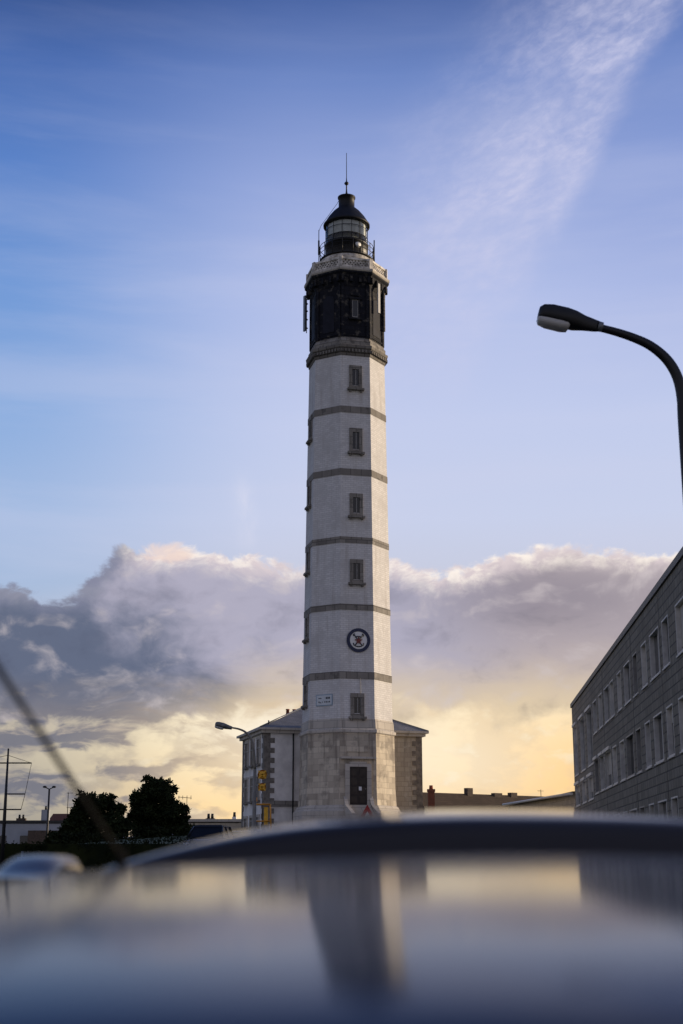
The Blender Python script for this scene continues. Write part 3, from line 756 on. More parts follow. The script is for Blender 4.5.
# ================================================================ office building on the right
OA = R(4.6)
o0 = pt(571.5, 706, 95.0)
OB = thing('office_building', 'long three storey slate clad building with flat roof and rows of windows', 'building', (o0.x, o0.y, 0), -math.pi / 2 - OA)
OI = Matrix.Translation((o0.x, o0.y, 0)) @ Matrix.Rotation(-math.pi / 2 - OA, 4, 'Z')
OIi = OI.inverted()
def on_facade(x, y):
    """local (s, z) where the ray of pixel (x, y) meets the facade plane (local y = 0)"""
    a = OIi @ Vector((0, 0, EYE)); b = OIi @ pt(x, y, 10.0)
    t = a.y / (a.y - b.y); p_ = a + (b - a) * t
    return p_.x, p_.z
ZR = o0.z; OL = 72.0; OD = 13.0
MB().box((OL / 2, OD / 2, ZR), (OL + .16, OD + .16, .26)).build('roof_fascia', M_fascia, OB)
up0, up1 = 8.45, 10.25; lw0, lw1 = 5.15, 7.0
cx = lambda q: 550 + q / 3.414
def rows(lst, yl):
    out_ = []
    for a, b in lst:
        xa, xb = cx(a), cx(b)
        sa_, _ = on_facade(xa, yl(xa)); sb_, _ = on_facade(xb, yl(xb)); out_.append((sa_, sb_))
    return out_
yu = lambda x: 640.0 - .0 + (683 - x) * 1.05
yd = lambda x: 740.0 + (683 - x) * .6
U = rows([(128, 145), (105, 119), (84, 95), (150, 162), (169, 181), (188, 205), (208, 220), (233, 246), (256, 276), (287, 301), (316, 333), (345, 376), (387, 409), (434, 475), (500, 560)], yu)
Lr = rows([(90, 104), (112, 125), (133, 149), (157, 169), (175, 188), (191, 213), (218, 232), (243, 258), (265, 290), (299, 315), (330, 347), (360, 389), (404, 426), (446, 490), (520, 580)], yd)
rnd = random.Random(3)
# facade layer with real openings in front of the body
RV = .26
wl = MB().box((OL / 2, (OD + RV) / 2, (ZR - 1) / 2 - .1), (OL, OD - RV, ZR + 1 - .2))
ZT = ZR - .14
def piers(cols, z0, z1, s0, s1):
    e_ = sorted(cols); cur = s0
    for a, b in e_ + [(s1, s1)]:
        if a - cur > .01: wl.box(((cur + a) / 2, RV / 2, (z0 + z1) / 2), (a - cur, RV, z1 - z0))
        cur = b
def band(z0, z1, s0, s1): wl.box(((s0 + s1) / 2, RV / 2, (z0 + z1) / 2), (s1 - s0, RV, z1 - z0))
sp = (max(b for a, b in U[:3]) + U[3][0]) / 2
band(up1, ZT, sp, OL); band(10.1, ZT, 0, sp)
piers(U[:3], 6.9, 10.1, 0, sp); piers(U[3:], up0, up1, sp, OL)
band(lw1, up0, sp, OL); band(6.3, 6.9, 0, sp)
piers([q for q in Lr if q[1] < sp], lw0 - .2, 6.3, 0, sp); piers([q for q in Lr if q[1] >= sp], lw0, lw1, sp, OL)
band(3.7, lw0, sp, OL); band(3.7, lw0 - .2, 0, sp)
piers(Lr, 2.0, 3.7, 0, OL); band(-1.0, 2.0, 0, OL)
wl.build('wall', M_clad, OB)
def office_window(s0, s1, z0, z1, blind, box_):
    w, h, s = s1 - s0, z1 - z0, (s0 + s1) / 2
    t = .06
    fr = MB(); dy = RV / 2 - .006
    fr.box((s0 + t / 2, dy, z0 + h / 2), (t, RV, h)); fr.box((s1 - t / 2, dy, z0 + h / 2), (t, RV, h))
    fr.box((s, dy, z0 + t / 2), (w - 2 * t, RV, t)); fr.box((s, dy, z1 - t / 2), (w - 2 * t, RV, t))
    fr.box((s, .17, z0 + h / 2), (t, .05, h - 2 * t))
    win = fr.build('window', M_frame if rnd.random() < .8 else M_dimframe, OB)
    MB().box((s, .19, z0 + h / 2), (w - 2 * t, .012, h - 2 * t)).build('pane', M_pane, win)
    MB().box((s, -.03, z0 - .04), (w + .06, .05, .06)).build('sill', M_frame, win)
    if blind > 0:
        MB().box((s, .165, z1 - t - h * blind / 2), (w - 2 * t, .012, h * blind)).build('blind', M_blind, win)
    if box_:
        MB().box((s, -.06, z1 + .06), (w + .04, .12, .16)).build('shutter_box', M_frame, win)
for i, (a, b) in enumerate(U):
    if i < 3: office_window(a, b, 6.9, 10.1, rnd.choice((0, .3)), True)
    else: office_window(a, b, up0, up1, rnd.choice((0, 0, .25, .5, .8)), False)
for i, (a, b) in enumerate(Lr):
    office_window(a, b, lw0 if b >= sp else lw0 - .2, lw1 if b >= sp else 6.3, rnd.choice((0, 0, .3, .6)), i in (0, 1, 2, 3, 4, 5))
    office_window(a, b, 2.0, 3.7, 0.0, False)
for s in (20.3, 33.0, 42.0): MB().box((s, -.004, ZR / 2 + 1), (.05, .014, ZR - 2.6)).build('cladding_joint', M_fascia, OB)

# low annex in front of its far end
a0, a1_ = pt(577, 792.3, 100.0), pt(508, 803.5, 128.0)
dv = (a1_ - a0); L = math.hypot(dv.x, dv.y); ang = math.atan2(dv.y, dv.x)
AX = thing('low_annex', 'low lean-to hall with pale gutter beyond the end of the slate clad building', 'building', (a0.x, a0.y, 0), ang)
MB().box((L / 2, -4.0, 3.0), (L, 8.0, 6.4)).build('wall', M_stonewall, AX)
MB().loft([[(-.2, .35, 6.2), (-.2, -8.2, 7.1 - .6), (-.2, -8.2, 6.2)], [(L + .2, .35, 6.2), (L + .2, -8.2, 6.5), (L + .2, -8.2, 6.2)]]).build('roof', M_tile, AX)
MB().tube([(-.2, .42, a0.z - .1), (L + .2, .42, a1_.z - .1)], .10, 8).build('gutter', M_frame, AX)

# long tiled house behind on the right
h0, h1 = pt(415, 792.0, 150.0), pt(560, 797.0, 162.0)
dv = (h1 - h0); L = math.hypot(dv.x, dv.y); ang = math.atan2(dv.y, dv.x)
LHs = thing('terrace_house', 'long low house with dark tiled roof and three small chimneys on the skyline', 'house', (h0.x, h0.y, 0), ang)
rz_ = (h0.z + h1.z) / 2
MB().box((L / 2, 0, 2.4), (L, 8.0, 5.0)).build('wall', M_stonewall, LHs)
rf = MB().add([(-.3, -4.4, 4.8), (L + .3, -4.4, 4.8), (L + .3, 4.4, 4.8), (-.3, 4.4, 4.8), (-.3, 0, h0.z), (L + .3, 0, h1.z)], [(0, 1, 5, 4), (2, 3, 4, 5), (0, 4, 3), (1, 2, 5), (0, 3, 2, 1)]).build('roof', M_tile, LHs)
for px, py, w in ((466, 788.5, .75), (494, 792.5, 1.1), (510, 791.5, .9)):
    t = (px - 415) / 145; s = t * L
    ch = MB().box((s, 0, pt(px, py, 155).z - .7), (w, .6, 1.4)).build('chimney', M_sootbrick, rf)
tv = (h0 + (h1 - h0) * .80)
MB().tube([(L * .86, 0, rz_ - .5), (L * .86, 0, rz_ + .75)], .035, 6).tube([(L * .86 - .5, 0, rz_ + .6), (L * .86 + .4, 0, rz_ + .6)], .025, 5).build('aerial', M_iron, LHs)
# windows on the long house's near wall
for i in range(5):
    MB().box((1.8 + i * L / 5.2, -4.02, 3.3), (1.0, .06, 1.3)).build('window', M_pane, LHs)
# brick stack between the house and the lighthouse
cs = pt(431, 785.5, 121.0)
BS = thing('chimney_stack', 'slim orange brick chimney standing right of the lighthouse house', 'chimney', (cs.x, cs.y, 0))
cw = .56
MB().box((0, 0, cs.z / 2 - .4), (cw, cw, cs.z - .8 + .6)).build('shaft', M_brickred, BS)
MB().box((0, 0, cs.z - .42), (cw + .10, cw + .10, .22)).build('cap', M_brickred, BS)
MB().lathe([(.17, 0), (.15, .32)], 12, caps=(True, True)).build('chimney_pot', M_terra, BS, M=Matrix.Translation((0, 0, cs.z - .31)))
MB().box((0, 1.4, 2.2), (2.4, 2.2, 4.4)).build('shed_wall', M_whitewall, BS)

# ================================================================ far buildings on the left
w0, w1 = pt(-30, 820.5, 190.0), pt(64, 820.5, 190.0)
L = w1.x - w0.x
WB = thing('white_building', 'long white flat roofed building behind the hedge at far left', 'building', (w0.x, 190.0, 0))
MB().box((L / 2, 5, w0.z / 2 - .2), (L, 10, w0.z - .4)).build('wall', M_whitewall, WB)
MB().box((L / 2, 5, w0.z - .15), (L + .4, 10.4, .32)).build('roof_edge', M_fascia, WB)
lx = (pt(52, 835, 190).x - w0.x)
MB().box((lx + 1.4, -1.2, 3.1), (8.2, 2.2, 4.6)).build('porch', M_sootbrick, WB)
def roofchim(root, px, py, D, w, mat_, base_z, pots=2, ox=None):
    p_ = pt(px, py, D); x = p_.x - root.location.x; y = p_.y - root.location.y
    ch = MB().box((x, y, (p_.z - .3 + base_z) / 2), (w, .8, p_.z - .3 - base_z)).build('chimney', mat_, root)
    for k in range(pots):
        MB().lathe([(.16, 0), (.13, .5)], 8, caps=(True, True)).build('chimney_pot', M_iron, ch, M=Matrix.Translation((x + (k - (pots - 1) / 2) * w * .42, y, p_.z - .31)))
roofchim(WB, 21.5, 816, 192, 1.2, M_sootbrick, w0.z, 2)
roofchim(WB, 46, 807.5, 192, 1.0, M_whitewall, w0.z, 1)
for i in range(4):
    MB().box((1.5 + i * 2.9, -.02, w0.z - 2.6), (1.1, .06, 1.3)).build('window', M_pane, WB)
r0 = pt(49, 813, 200.0); r1_ = pt(78, 813, 200.0)
RH = thing('red_roof_house', 'small house with dark red roof and thin aerial left of the trees', 'house', (r0.x, 200.0, 0))
L = r1_.x - r0.x
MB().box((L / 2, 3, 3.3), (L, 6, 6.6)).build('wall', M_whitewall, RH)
MB().add([(-.3, -.3, 6.6), (L + .3, -.3, 6.6), (L + .3, 6.3, 6.6), (-.3, 6.3, 6.6), (0, 3, r0.z), (L, 3, r0.z)], [(0, 1, 5, 4), (2, 3, 4, 5), (0, 4, 3), (1, 2, 5), (0, 3, 2, 1)]).build('roof', M_redtile, RH)
at = pt(67, 792, 200.0)
ae = MB().tube([(at.x - r0.x, 1, 7.0), (at.x - r0.x, 1, at.z)], .05, 6)
for k, w_ in ((0.1, .7), (2.1, .5)): ae.tube([(at.x - r0.x - w_ * .3, 1, at.z - k), (at.x - r0.x + w_, 1, at.z - k)], .035, 5)
ae.build('aerial', M_iron, RH)
g0, g1_ = pt(176, 819.0, 150.0), pt(252, 818.6, 150.0); L = g1_.x - g0.x
GH = thing('low_grey_house', 'low grey walled building with stubby chimneys between trees and lighthouse', 'house', (g0.x, 150.0, 0))
MB().box((L / 2, 4, g0.z / 2 - .2), (L, 8, g0.z - .4)).build('wall', M_stonewall, GH)
MB().box((L / 2, 4, g0.z - .15), (L + .3, 8.3, .30)).build('roof_edge', M_trim, GH)
roofchim(GH, 210.5, 815.5, 152, .95, M_sootbrick, g0.z, 2)
roofchim(GH, 234.5, 814.0, 152, .42, M_plaster, g0.z, 1)
roofchim(GH, 186.5, 806.5, 151, .30, M_sootbrick, g0.z, 1)
q = pt(187, 797, 151); q = Vector((q.x - g0.x, q.y - g0.y, q.z))
ae = MB().tube([(q.x, q.y, q.z - 1.8), tuple(q)], .035, 6); ae.tube([(q.x - .95, q.y, q.z - .0), (q.x + .5, q.y, q.z - .12)], .03, 5)
for k in (-.85, -.45, 0, .42): ae.tube([(q.x + k, q.y, q.z - .25), (q.x + k, q.y, q.z + .15)], .028, 5)
ae.build('aerial', M_iron, GH)

# ================================================================ lamps, mast, signs
def smooth_path(P, n=4):
    out_ = []
    for i in range(len(P) - 1):
        p0, p1, p2, p3 = P[max(i - 1, 0)], P[i], P[i + 1], P[min(i + 2, len(P) - 1)]
        for k in range(n):
            t = k / n
            out_.append(0.5 * ((2 * p1) + (p2 - p0) * t + (2 * p0 - 5 * p1 + 4 * p2 - p3) * t * t + (3 * p1 - p0 - 3 * p2 + p3) * t ** 3))
    return out_ + [P[-1]]
def lamp_head(root, base, tip, w, hgt, m_shell, m_lens):
    """cobra style lantern from its neck (base) to its far end (tip)"""
    ax = (tip - base); L = ax.length; ax.normalize()
    up = (Vector((0, 0, 1)) - ax * ax.z).normalized(); sd_ = ax.cross(up)
    def ring(t, ww, h0, h1, n=16):
        c_ = base + ax * (L * t); r = []
        for k in range(n):
            a = 2 * math.pi * k / n; ca, sa_ = math.cos(a), math.sin(a)
            ex = 0.6
            xx = math.copysign(abs(ca) ** ex, ca) * ww / 2; zz = math.copysign(abs(sa_) ** ex, sa_)
            r.append(c_ + sd_ * xx + up * (zz * h1 if zz > 0 else zz * -h0 * -1 if False else (zz * h1 if zz > 0 else zz * h0)))
        return r
    head = MB().loft([ring(0.0, w * .28, hgt * .26, hgt * .26), ring(.05, w * .32, hgt * .30, hgt * .28), ring(.25, w * .55, hgt * .36, hgt * .36), ring(.40, w * .92, hgt * .42, hgt * .46),
                      ring(.55, w, hgt * .42, hgt * .52), ring(.8, w, hgt * .40, hgt * .52), ring(.94, w * .86, hgt * .36, hgt * .44), ring(1.0, w * .6, hgt * .22, hgt * .28)], smooth=True).build('lamp_head', m_shell, root)
    b = MB().loft([[p_ - up * (hgt * .30) for p_ in ring(t, ww, hgt * h, hgt * .02)] for t, ww, h in ((.46, w * .60, .06), (.50, w * .82, .30), (.6, w * .86, .36), (.85, w * .84, .34), (.97, w * .7, .26), (1.0, w * .5, .08))], smooth=True)
    b.build('diffuser', m_lens, head)
    return head
# near lamp, right edge
LD = 17.5
rootp = pt(684.6, 440, LD)
NL = thing('street_lamp', 'dark tall street lamp curving in from the right edge above the slate building', 'street lamp', (rootp.x, LD, gz(rootp.x, LD)), group='street lamps')
def loc(root, p_): return p_ - Vector(root.location)
a_pts = [(598, 327.3), (616, 332.0), (634, 338.0), (650, 345.5), (664, 356.5), (673.5, 369), (679.5, 384), (682.2, 402), (683.4, 425)]
arm = [loc(NL, pt(x, y, LD)) for x, y in a_pts]
top = arm[-1]
arm2 = arm + [Vector((0, 0, top.z - 1.2))]
arm2 = smooth_path(arm2)
MB().tube(arm2, [.050 + .020 * min(1, i / 20) for i in range(len(arm2))], 14).build('arm', M_iron, NL)
MB().tube([Vector((0, 0, top.z - 1.21)), Vector((0, 0, 2.2)), Vector((0, 0, 2.19)), Vector((0, 0, 0))], [.070, .078, .10, .10], 16).build('pole', M_iron, NL)
MB().box((0, 0, .02), (.36, .36, .04)).build('base_plate', M_greymetal, NL)
hb, ht = loc(NL, pt(599, 326.5, LD)), loc(NL, pt(538.5, 313.0, LD))
hd_ = lamp_head(NL, hb, ht, .30, .27, M_iron, M_diff)
axn = (ht - hb).normalized()
MB().tube([hb - axn * .05, hb + axn * .015], [.066, .070], 14).build('collar', M_greymetal, NL)
MB().tube([hb + axn * .25 + Vector((0, 0, .085)), hb + axn * .42 + Vector((0, 0, .105))], [.018, .018], 8).build('latch', M_greymetal, hd_)
# far lamp in front of the house
FD = 60.0
rootp = pt(254.5, 800, FD)
FL = thing('street_lamp', 'beige street lamp with curved arm in front of the house left of the tower', 'street lamp', (rootp.x, FD, gz(rootp.x, FD)), group='street lamps')
arm = [loc(FL, pt(x, y, FD)) for x, y in ((231, 727.6), (238, 728.8), (244, 731.2), (249, 735.5), (252, 741.5), (253.6, 750))]
arm.append(Vector((0, arm[-1].y, arm[-1].z - .8)))
arm_s = smooth_path(arm)
MB().tube(arm_s, [.035 + .03 * i / len(arm_s) for i in range(len(arm_s))], 10).build('arm', M_lampgrey, FL)
MB().tube([Vector((0, 0, arm[-1].z)), Vector((0, 0, 1.2)), Vector((0, 0, 1.19)), Vector((0, 0, 0))], [.068, .085, .11, .11], 12).build('pole', M_lampgrey, FL)
lamp_head(FL, loc(FL, pt(232, 728, FD)), loc(FL, pt(215.3, 724.2, FD)), .30, .26, M_greymetal, M_diff)
# twin headed floodlight pole behind the white building's roof
p_ = pt(49.3, 790, 170.0)
TL = thing('floodlight_pole', 'twin headed floodlight pole rising behind the white building', 'floodlight', (p_.x, 170.0, gz(p_.x, 170)))
H = pt(49.3, 789, 170.0).z
MB().tube([(0, 0, 0), (0, 0, H)], [.16, .11], 10).build('pole', M_iron, TL)
MB().tube([(-.45, 0, H + .18), (0, 0, H - .02), (.45, 0, H + .18)], .06, 8).build('crossbar', M_iron, TL)
for s_ in (-1, 1):
    MB().sphere((s_ * .55, 0, H + .25), .22, 10, 6, (1.2, 1, .6)).build('lamp_head', M_iron, TL)
# mast with yards
MD = 42.0
p_ = pt(5.5, 800, MD)
MS = thing('signal_mast', 'thin dark mast with three yards and stay ropes at the left edge', 'mast', (p_.x, MD, gz(p_.x, MD)))
tp = loc(MS, pt(7.8, 748.5, MD)).z
MB().tube([(0, 0, -.3), (0, 0, tp * .55), (0, 0, tp)], [.065, .05, .025], 10).build('pole', M_iron, MS)
def yard(py, xr, xl):
    z = loc(MS, pt(7, py, MD)).z; a = loc(MS, pt(xr, py + 1, MD)).x
    MB().tube([(xl, 0, z), (0, .0, z), (a, 0, z)], .020, 6).build('yard', M_iron, MS); return a, z
ya_ = yard(763, 31.5, -.8); yb_ = yard(794, 25, -.04); yc_ = yard(809.5, 21, -.6)
rp = MB().tube([(0, 0, tp - .2), (ya_[0], 0, ya_[1]), (yb_[0], 0, yb_[1]), (yc_[0], 0, yc_[1])], .008, 5)
rp.tube([(0, 0, tp - .2), (-1.2, 0, ya_[1]), (-.9, 0, yc_[1])], .008, 5)
rp.build('rigging', M_iron, MS)
# blue pedestrian sign
SD_ = 43.0
p_ = pt(21.5, 861.5, SD_)
g_ = gz(p_.x, SD_)
BSg = thing('road_sign', 'small blue square crossing sign on a post before the hedge', 'road sign', (p_.x, SD_, g_ - .2), group='road signs')
zc = p_.z - g_ + .2
zc = max(zc, .5)
MB().box((0, 0, zc), (.27, .02, .27)).build('sign_plate', M_signblue, BSg)
tri = MB(); tri.loft([[(-.09, y, zc - .08), (.09, y, zc - .08), (0, y, zc + .085)] for y in (-.03, -.016)]).build('triangle', M_signwhite, BSg)
MB().box((0, -.035, zc - .02), (.025, .006, .09)).build('walker', M_navy, BSg)
MB().tube([(0, .04, -.6), (0, .04, zc + .3)], .03, 8).build('post', M_greymetal, BSg)
# red bordered triangular sign, mostly hidden
TD = 42.0
p_ = pt(367.3, 804.5, TD); g_ = gz(p_.x, TD)
TS = thing('road_sign', 'red edged triangular warning sign peeping over the dark car roof', 'road sign', (p_.x, TD, g_), group='road signs')
zt = p_.z - g_; s3 = .86
outer = [(-.5, -s3), (.5, -s3), (0, 0)]; inner = [(-.34, -s3 + .095), (.34, -s3 + .095), (0, -.20)]
pan = MB()
for i in range(3):
    a, b = outer[i], outer[(i + 1) % 3]; c_, d_ = inner[(i + 1) % 3], inner[i]
    pan.loft([[(q_[0], y, zt + q_[1]) for q_ in (a, b, c_, d_)] for y in (-.02, .012)])
pan.build('sign_border', M_signred, TS)
MB().loft([[(q_[0], y, zt + q_[1]) for q_ in inner] for y in (-.012, .01)]).build('sign_face', M_signwhite, TS)
MB().tube([(0, .045, 0), (0, .045, zt - .1)], .03, 8).build('post', M_greymetal, TS)
# yellow roadworks signal with heads and frame
YD = 75.0
p_ = pt(262.5, 800, YD); g_ = gz(p_.x, YD)
YS = thing('roadworks_signal', 'yellow roadworks light mast with two heads over a tubular frame', 'signal', (p_.x, YD, g_))
Z = lambda y: pt(262, y, YD).z - g_
MB().tube([(0, 0, .0), (0, 0, Z(771))], .035, 8).build('pole', M_greymetal, YS)
for ya, yb, w in ((779.5, 770, .44), (791.5, 783, .38)):
    h = Z(yb) - Z(ya); zc = (Z(yb) + Z(ya)) / 2
    hd = MB().lathe([(w * .30, -.16), (w * .5, -.12), (w * .5, .06), (w * .56, .10)], 14, caps=(True, False)).build('signal_head', M_yellow, YS, M=Matrix.Translation((-.02, -.08, zc)) @ Matrix.Rotation(math.pi / 2, 4, 'X'))
    MB().lathe([(w * .42, .05), (.001, .07)], 14).build('lens', M_yellow, hd, M=Matrix.Translation((-.02, -.08, zc)) @ Matrix.Rotation(math.pi / 2, 4, 'X'))
    cr_ = MB()
    for k in (0.785, -0.785): cr_.box((0, 0, 0), (.07, .06, h * 1.15), M=Matrix.Translation((-.02, -.19, zc)) @ Matrix.Rotation(k, 4, 'Y'))
    cr_.build('hood', M_yellow, hd)
fr = MB(); zt_ = Z(804.5)
for x in (-.42, .42):
    for y in (-.3, .3): fr.tube([(x * 1.12, y * 1.2, 0), (x, y, zt_)], .03, 8)
    fr.tube([(x, -.3, zt_), (x, .3, zt_)], .03, 8); fr.tube([(x, -.3, zt_ * .5), (x, .3, zt_ * .5)], .03, 8)
for y in (-.3, .3): fr.tube([(-.42, y, zt_), (.42, y, zt_)], .04, 8); fr.tube([(-.44, y, zt_ * .45), (.44, y, zt_ * .45)], .03, 8)
fr.build('frame', M_yellowdk, YS)
MB().box((.2, 0, zt_ * .62), (.20, .42, .9)).build('battery_box', M_yellow, YS)
MB().box((-.35, -.1, Z(799.5)), (.16, .16, .2)).build('beacon', M_yellowdk, YS)

# ================================================================ trees
def crown_mesh(rs, blobs, n_each, leaf):
    m = MB()
    for (cx_, cy_, cz_, rx, ry, rz_) in blobs:
        n = int(n_each * (rx * ry + ry * rz_ + rx * rz_) / 1.0)
        for _ in range(n):
            d_ = Vector((rs.gauss(0, 1), rs.gauss(0, 1), rs.gauss(0, 1))).normalized()
            rad = rs.uniform(.25, 1.0) ** .5
            p0 = Vector((cx_ + d_.x * rx * rad, cy_ + d_.y * ry * rad, cz_ + d_.z * rz_ * rad))
            s_ = leaf * rs.uniform(.6, 1.5)
            u_ = Vector((rs.gauss(0, 1), rs.gauss(0, 1), rs.gauss(0, 1))).normalized(); w_ = u_.orthogonal().normalized()
            # a tuft of three narrow needles fans
            m.add([p0 - w_ * s_ * .35, p0 + w_ * s_ * .35, p0 + u_ * s_ + w_ * s_ * .22, p0 + u_ * s_ * 1.25, p0 + u_ * s_ - w_ * s_ * .22], [(0, 1, 2, 3, 4)])
    return m
def pine(px0, px1, ytop, D, seed, label, tiers, shape):
    rs = random.Random(seed)
    xc_, w = (px0 + px1) / 2, (px1 - px0) / F * D
    w *= .86; b0 = pt(xc_, 840, D); g_ = gz(b0.x, D); H = pt(xc_, ytop, D).z - g_
    t = thing('pine_tree', label, 'tree', (b0.x, D, g_), group='pine trees')
    tr_ = MB().tube([(0, 0, -.3), (.06 * w, 0, H * .3), (-.02 * w, .1, H * .6), (.03 * w, 0, H * .9)], [.20, .16, .11, .04], 10)
    blobs = []
    for (fx, fz, fr_) in shape:
        c_ = Vector((fx * w / 2, rs.uniform(-.3, .3) * w / 2, fz * H)); r = fr_ * w / 2
        tr_.tube([(0, 0, c_.z * .6), (c_.x * .5, c_.y * .5, c_.z * .85), tuple(c_)], [.07, .05, .025], 6)
        for k in range(9):
            o_ = Vector((rs.uniform(-1, 1), rs.uniform(-1, 1), rs.uniform(-.7, .9)))
            if o_.length > 1.1: o_ = o_.normalized()
            rr2 = r * rs.uniform(.26, .46); c2 = c_ + o_ * r * .78
            blobs.append((c2.x, c2.y, c2.z, rr2, rr2, rr2 * .72))
        blobs.append((c_.x, c_.y, c_.z, r * .72, r * .72, r * .6))
    tr_.build('trunk', M_bark, t)
    crown_mesh(rs, blobs, tiers, .15).build('crown', M_pine, t, fixn=False)
    return t
pine(58, 130, 793, 84, 5, 'left broad dark pine, lower and wider of the two by the hedge', 340,
     [(-.28, .82, .34), (-.45, .68, .36), (.35, .80, .34), (.05, .68, .46), (.62, .62, .34), (-.55, .45, .42), (.6, .42, .42), (0, .42, .55), (-.72, .2, .4), (.3, .2, .5), (-.35, .16, .5), (.8, .2, .4)])
pine(118, 192, 777, 86, 8, 'right dark pine, taller of the two trees left of the lighthouse', 340,
     [(-.12, .84, .38), (.16, .82, .38), (-.38, .68, .42), (.32, .66, .42), (0, .62, .52), (-.5, .46, .42), (.50, .42, .44), (.80, .38, .26), (.05, .36, .55), (-.7, .22, .34), (.75, .2, .34), (-.35, .15, .45), (.4, .12, .5)])
# hedge
rs = random.Random(4)
h0, h1 = pt(-30, 842, 45), pt(185, 834, 45)
HG = thing('hedge', 'clipped dark green hedge running along the left below the trees', 'hedge', (h0.x, 45, 0))
blobs = []; Lh = h1.x - h0.x
g_ = gz(h0.x, 45)
zt = h0.z
x = 0
while x < Lh:
    zt = h0.z + (h1.z - h0.z) * x / Lh
    for zz in (.25, .5, .75, 1.0):
        blobs.append((x, rs.uniform(-.3, .3), g_ + (zt - g_) * zz - .25 + rs.uniform(-.06, .06), .34, .4, .25))
    x += .28
zt = h0.z
core = MB().box((Lh / 2, 0, (zt - .06) / 2), (Lh, .6, zt - .06)).build('branches', M_hedge, HG)
crown_mesh(rs, blobs, 230, .06).build('leaves', M_hedge, HG, fixn=False)
shr = random.Random(11)
for px, D, lab in ((84, 80, 'low dark shrub at the foot of the left pine'), (160, 80, 'low dark shrub at the foot of the right pine')):
    p_ = pt(px, 838, D); g_ = gz(p_.x, D)
    t = thing('shrub', lab, 'shrub', (p_.x, D, g_), group='shrubs under the pines')
    bl_ = [(shr.uniform(-1.9, 1.9), shr.uniform(-.5, .5), shr.uniform(.1, max(.3, p_.z - g_ - .1)), .5, .45, .35) for _ in range(26)]
    crown_mesh(shr, bl_, 150, .13).build('leaves', M_hedge, t, fixn=False)
    MB().tube([(0, 0, -.2), (0, 0, .5)], .05, 6).build('stem', M_bark, t)
# ================================================================ the parked car seen far off, left of the lighthouse
def wheel(root, x, y, r=.31, w=.2):
    Mw = Matrix.Translation((x, y, r)) @ Matrix.Rotation(math.pi / 2, 4, 'Y')
    t = MB().lathe([(r * .62, -w / 2), (r * .92, -w / 2), (r, -w * .35), (r, w * .35), (r * .92, w / 2), (r * .62, w / 2)], 24).build('wheel', M_tyre, root, M=Mw)
    rm_ = MB().lathe([(r * .62, -w * .42), (r * .5, -w * .25), (.001, -w * .3)], 20); rm_.lathe([(r * .62, w * .42), (r * .5, w * .25), (.001, w * .3)], 20)
    for k in range(5):
        a = 2 * math.pi * k / 5
        for sg in (-1, 1): rm_.box((r * .32 * math.cos(a), r * .32 * math.sin(a), sg * w * .36), (r * .58, .05, .03), a)
    rm_.build('rim', M_rim, t, M=Mw)
def carbody(st):
    """st: list of (y, half width, z top, z shoulder); rounded lower body"""
    rings = []
    for y, hw, zt, zs in st:
        half = [(0, zt), (hw * .55, zt - .004), (hw * .82, zt - .03), (hw * .95, (zt + zs) / 2 - .01), (hw, zs - .06), (hw * 1.01, .62), (hw * .99, .42), (hw * .93, .26), (hw * .8, .20), (0, .20)]
        rings.append([(x, y, z) for x, z in half] + [(-x, y, z) for x, z in half[-2:0:-1]])
    return MB().loft(rings, smooth=True)
PD = 60.0
p_ = pt(207, 824, PD)
PC = thing('parked_car', 'dark hatchback parked left of the lighthouse house, only roof and windows showing', 'car', (p_.x - .05, PD + 1.5, p_.z - 1.50), R(-6), group='cars')
carbody([(-2.0, .70, .62, .60), (-1.95, .80, .72, .66), (-1.2, .86, .90, .84), (-.8, .87, .96, .90), (.6, .87, .98, .93), (1.7, .86, .98, .94), (2.0, .80, .92, .86), (2.08, .70, .70, .66)]).build('body', M_paint2, PC)
gh = MB().loft([[(-.74 * k, y, z) for k, y, z in ((1, -.9, .95), (-1, -.9, .95), (-1, 1.85, .97), (1, 1.85, .97))], [(-.60 * k, y, z) for k, y, z in ((1, -.15, 1.42), (-1, -.15, 1.42), (-1, 1.5, 1.42), (1, 1.5, 1.42))]]).build('windows', M_carglass, PC)
hr = MB()
hr.loft([[(x, y, z) for x, y, z in ((-.63, -.2, 1.41), (.63, -.2, 1.41), (.63, 1.6, 1.41), (-.63, 1.6, 1.41))], [(x, y, z) for x, y, z in ((-.55, -.05, 1.50), (.55, -.05, 1.50), (.55, 1.45, 1.50), (-.55, 1.45, 1.50))]])
for sx_ in (-1, 1):
    hr.tube([(sx_ * .76, -.92, .96), (sx_ * .62, -.16, 1.43)], .035, 6); hr.tube([(sx_ * .76, 1.86, .97), (sx_ * .62, 1.5, 1.43)], .05, 6); hr.tube([(sx_ * .76, .5, .96), (sx_ * .62, .55, 1.43)], .03, 6)
hr.build('roof', M_paint2, PC)
for x in (-.78, .78):
    for y in (-1.35, 1.25): wheel(PC, x, y)
for sx_ in (-.58, .58):
    MB().sphere((sx_, -1.93, .66), .13, 12, 6, (1.3, .5, .6)).build('headlight', M_signwhite, PC)
    MB().sphere((sx_ * 1.15, 2.03, .78), .11, 12, 6, (1, .4, 1.2)).build('taillight', M_signred, PC)

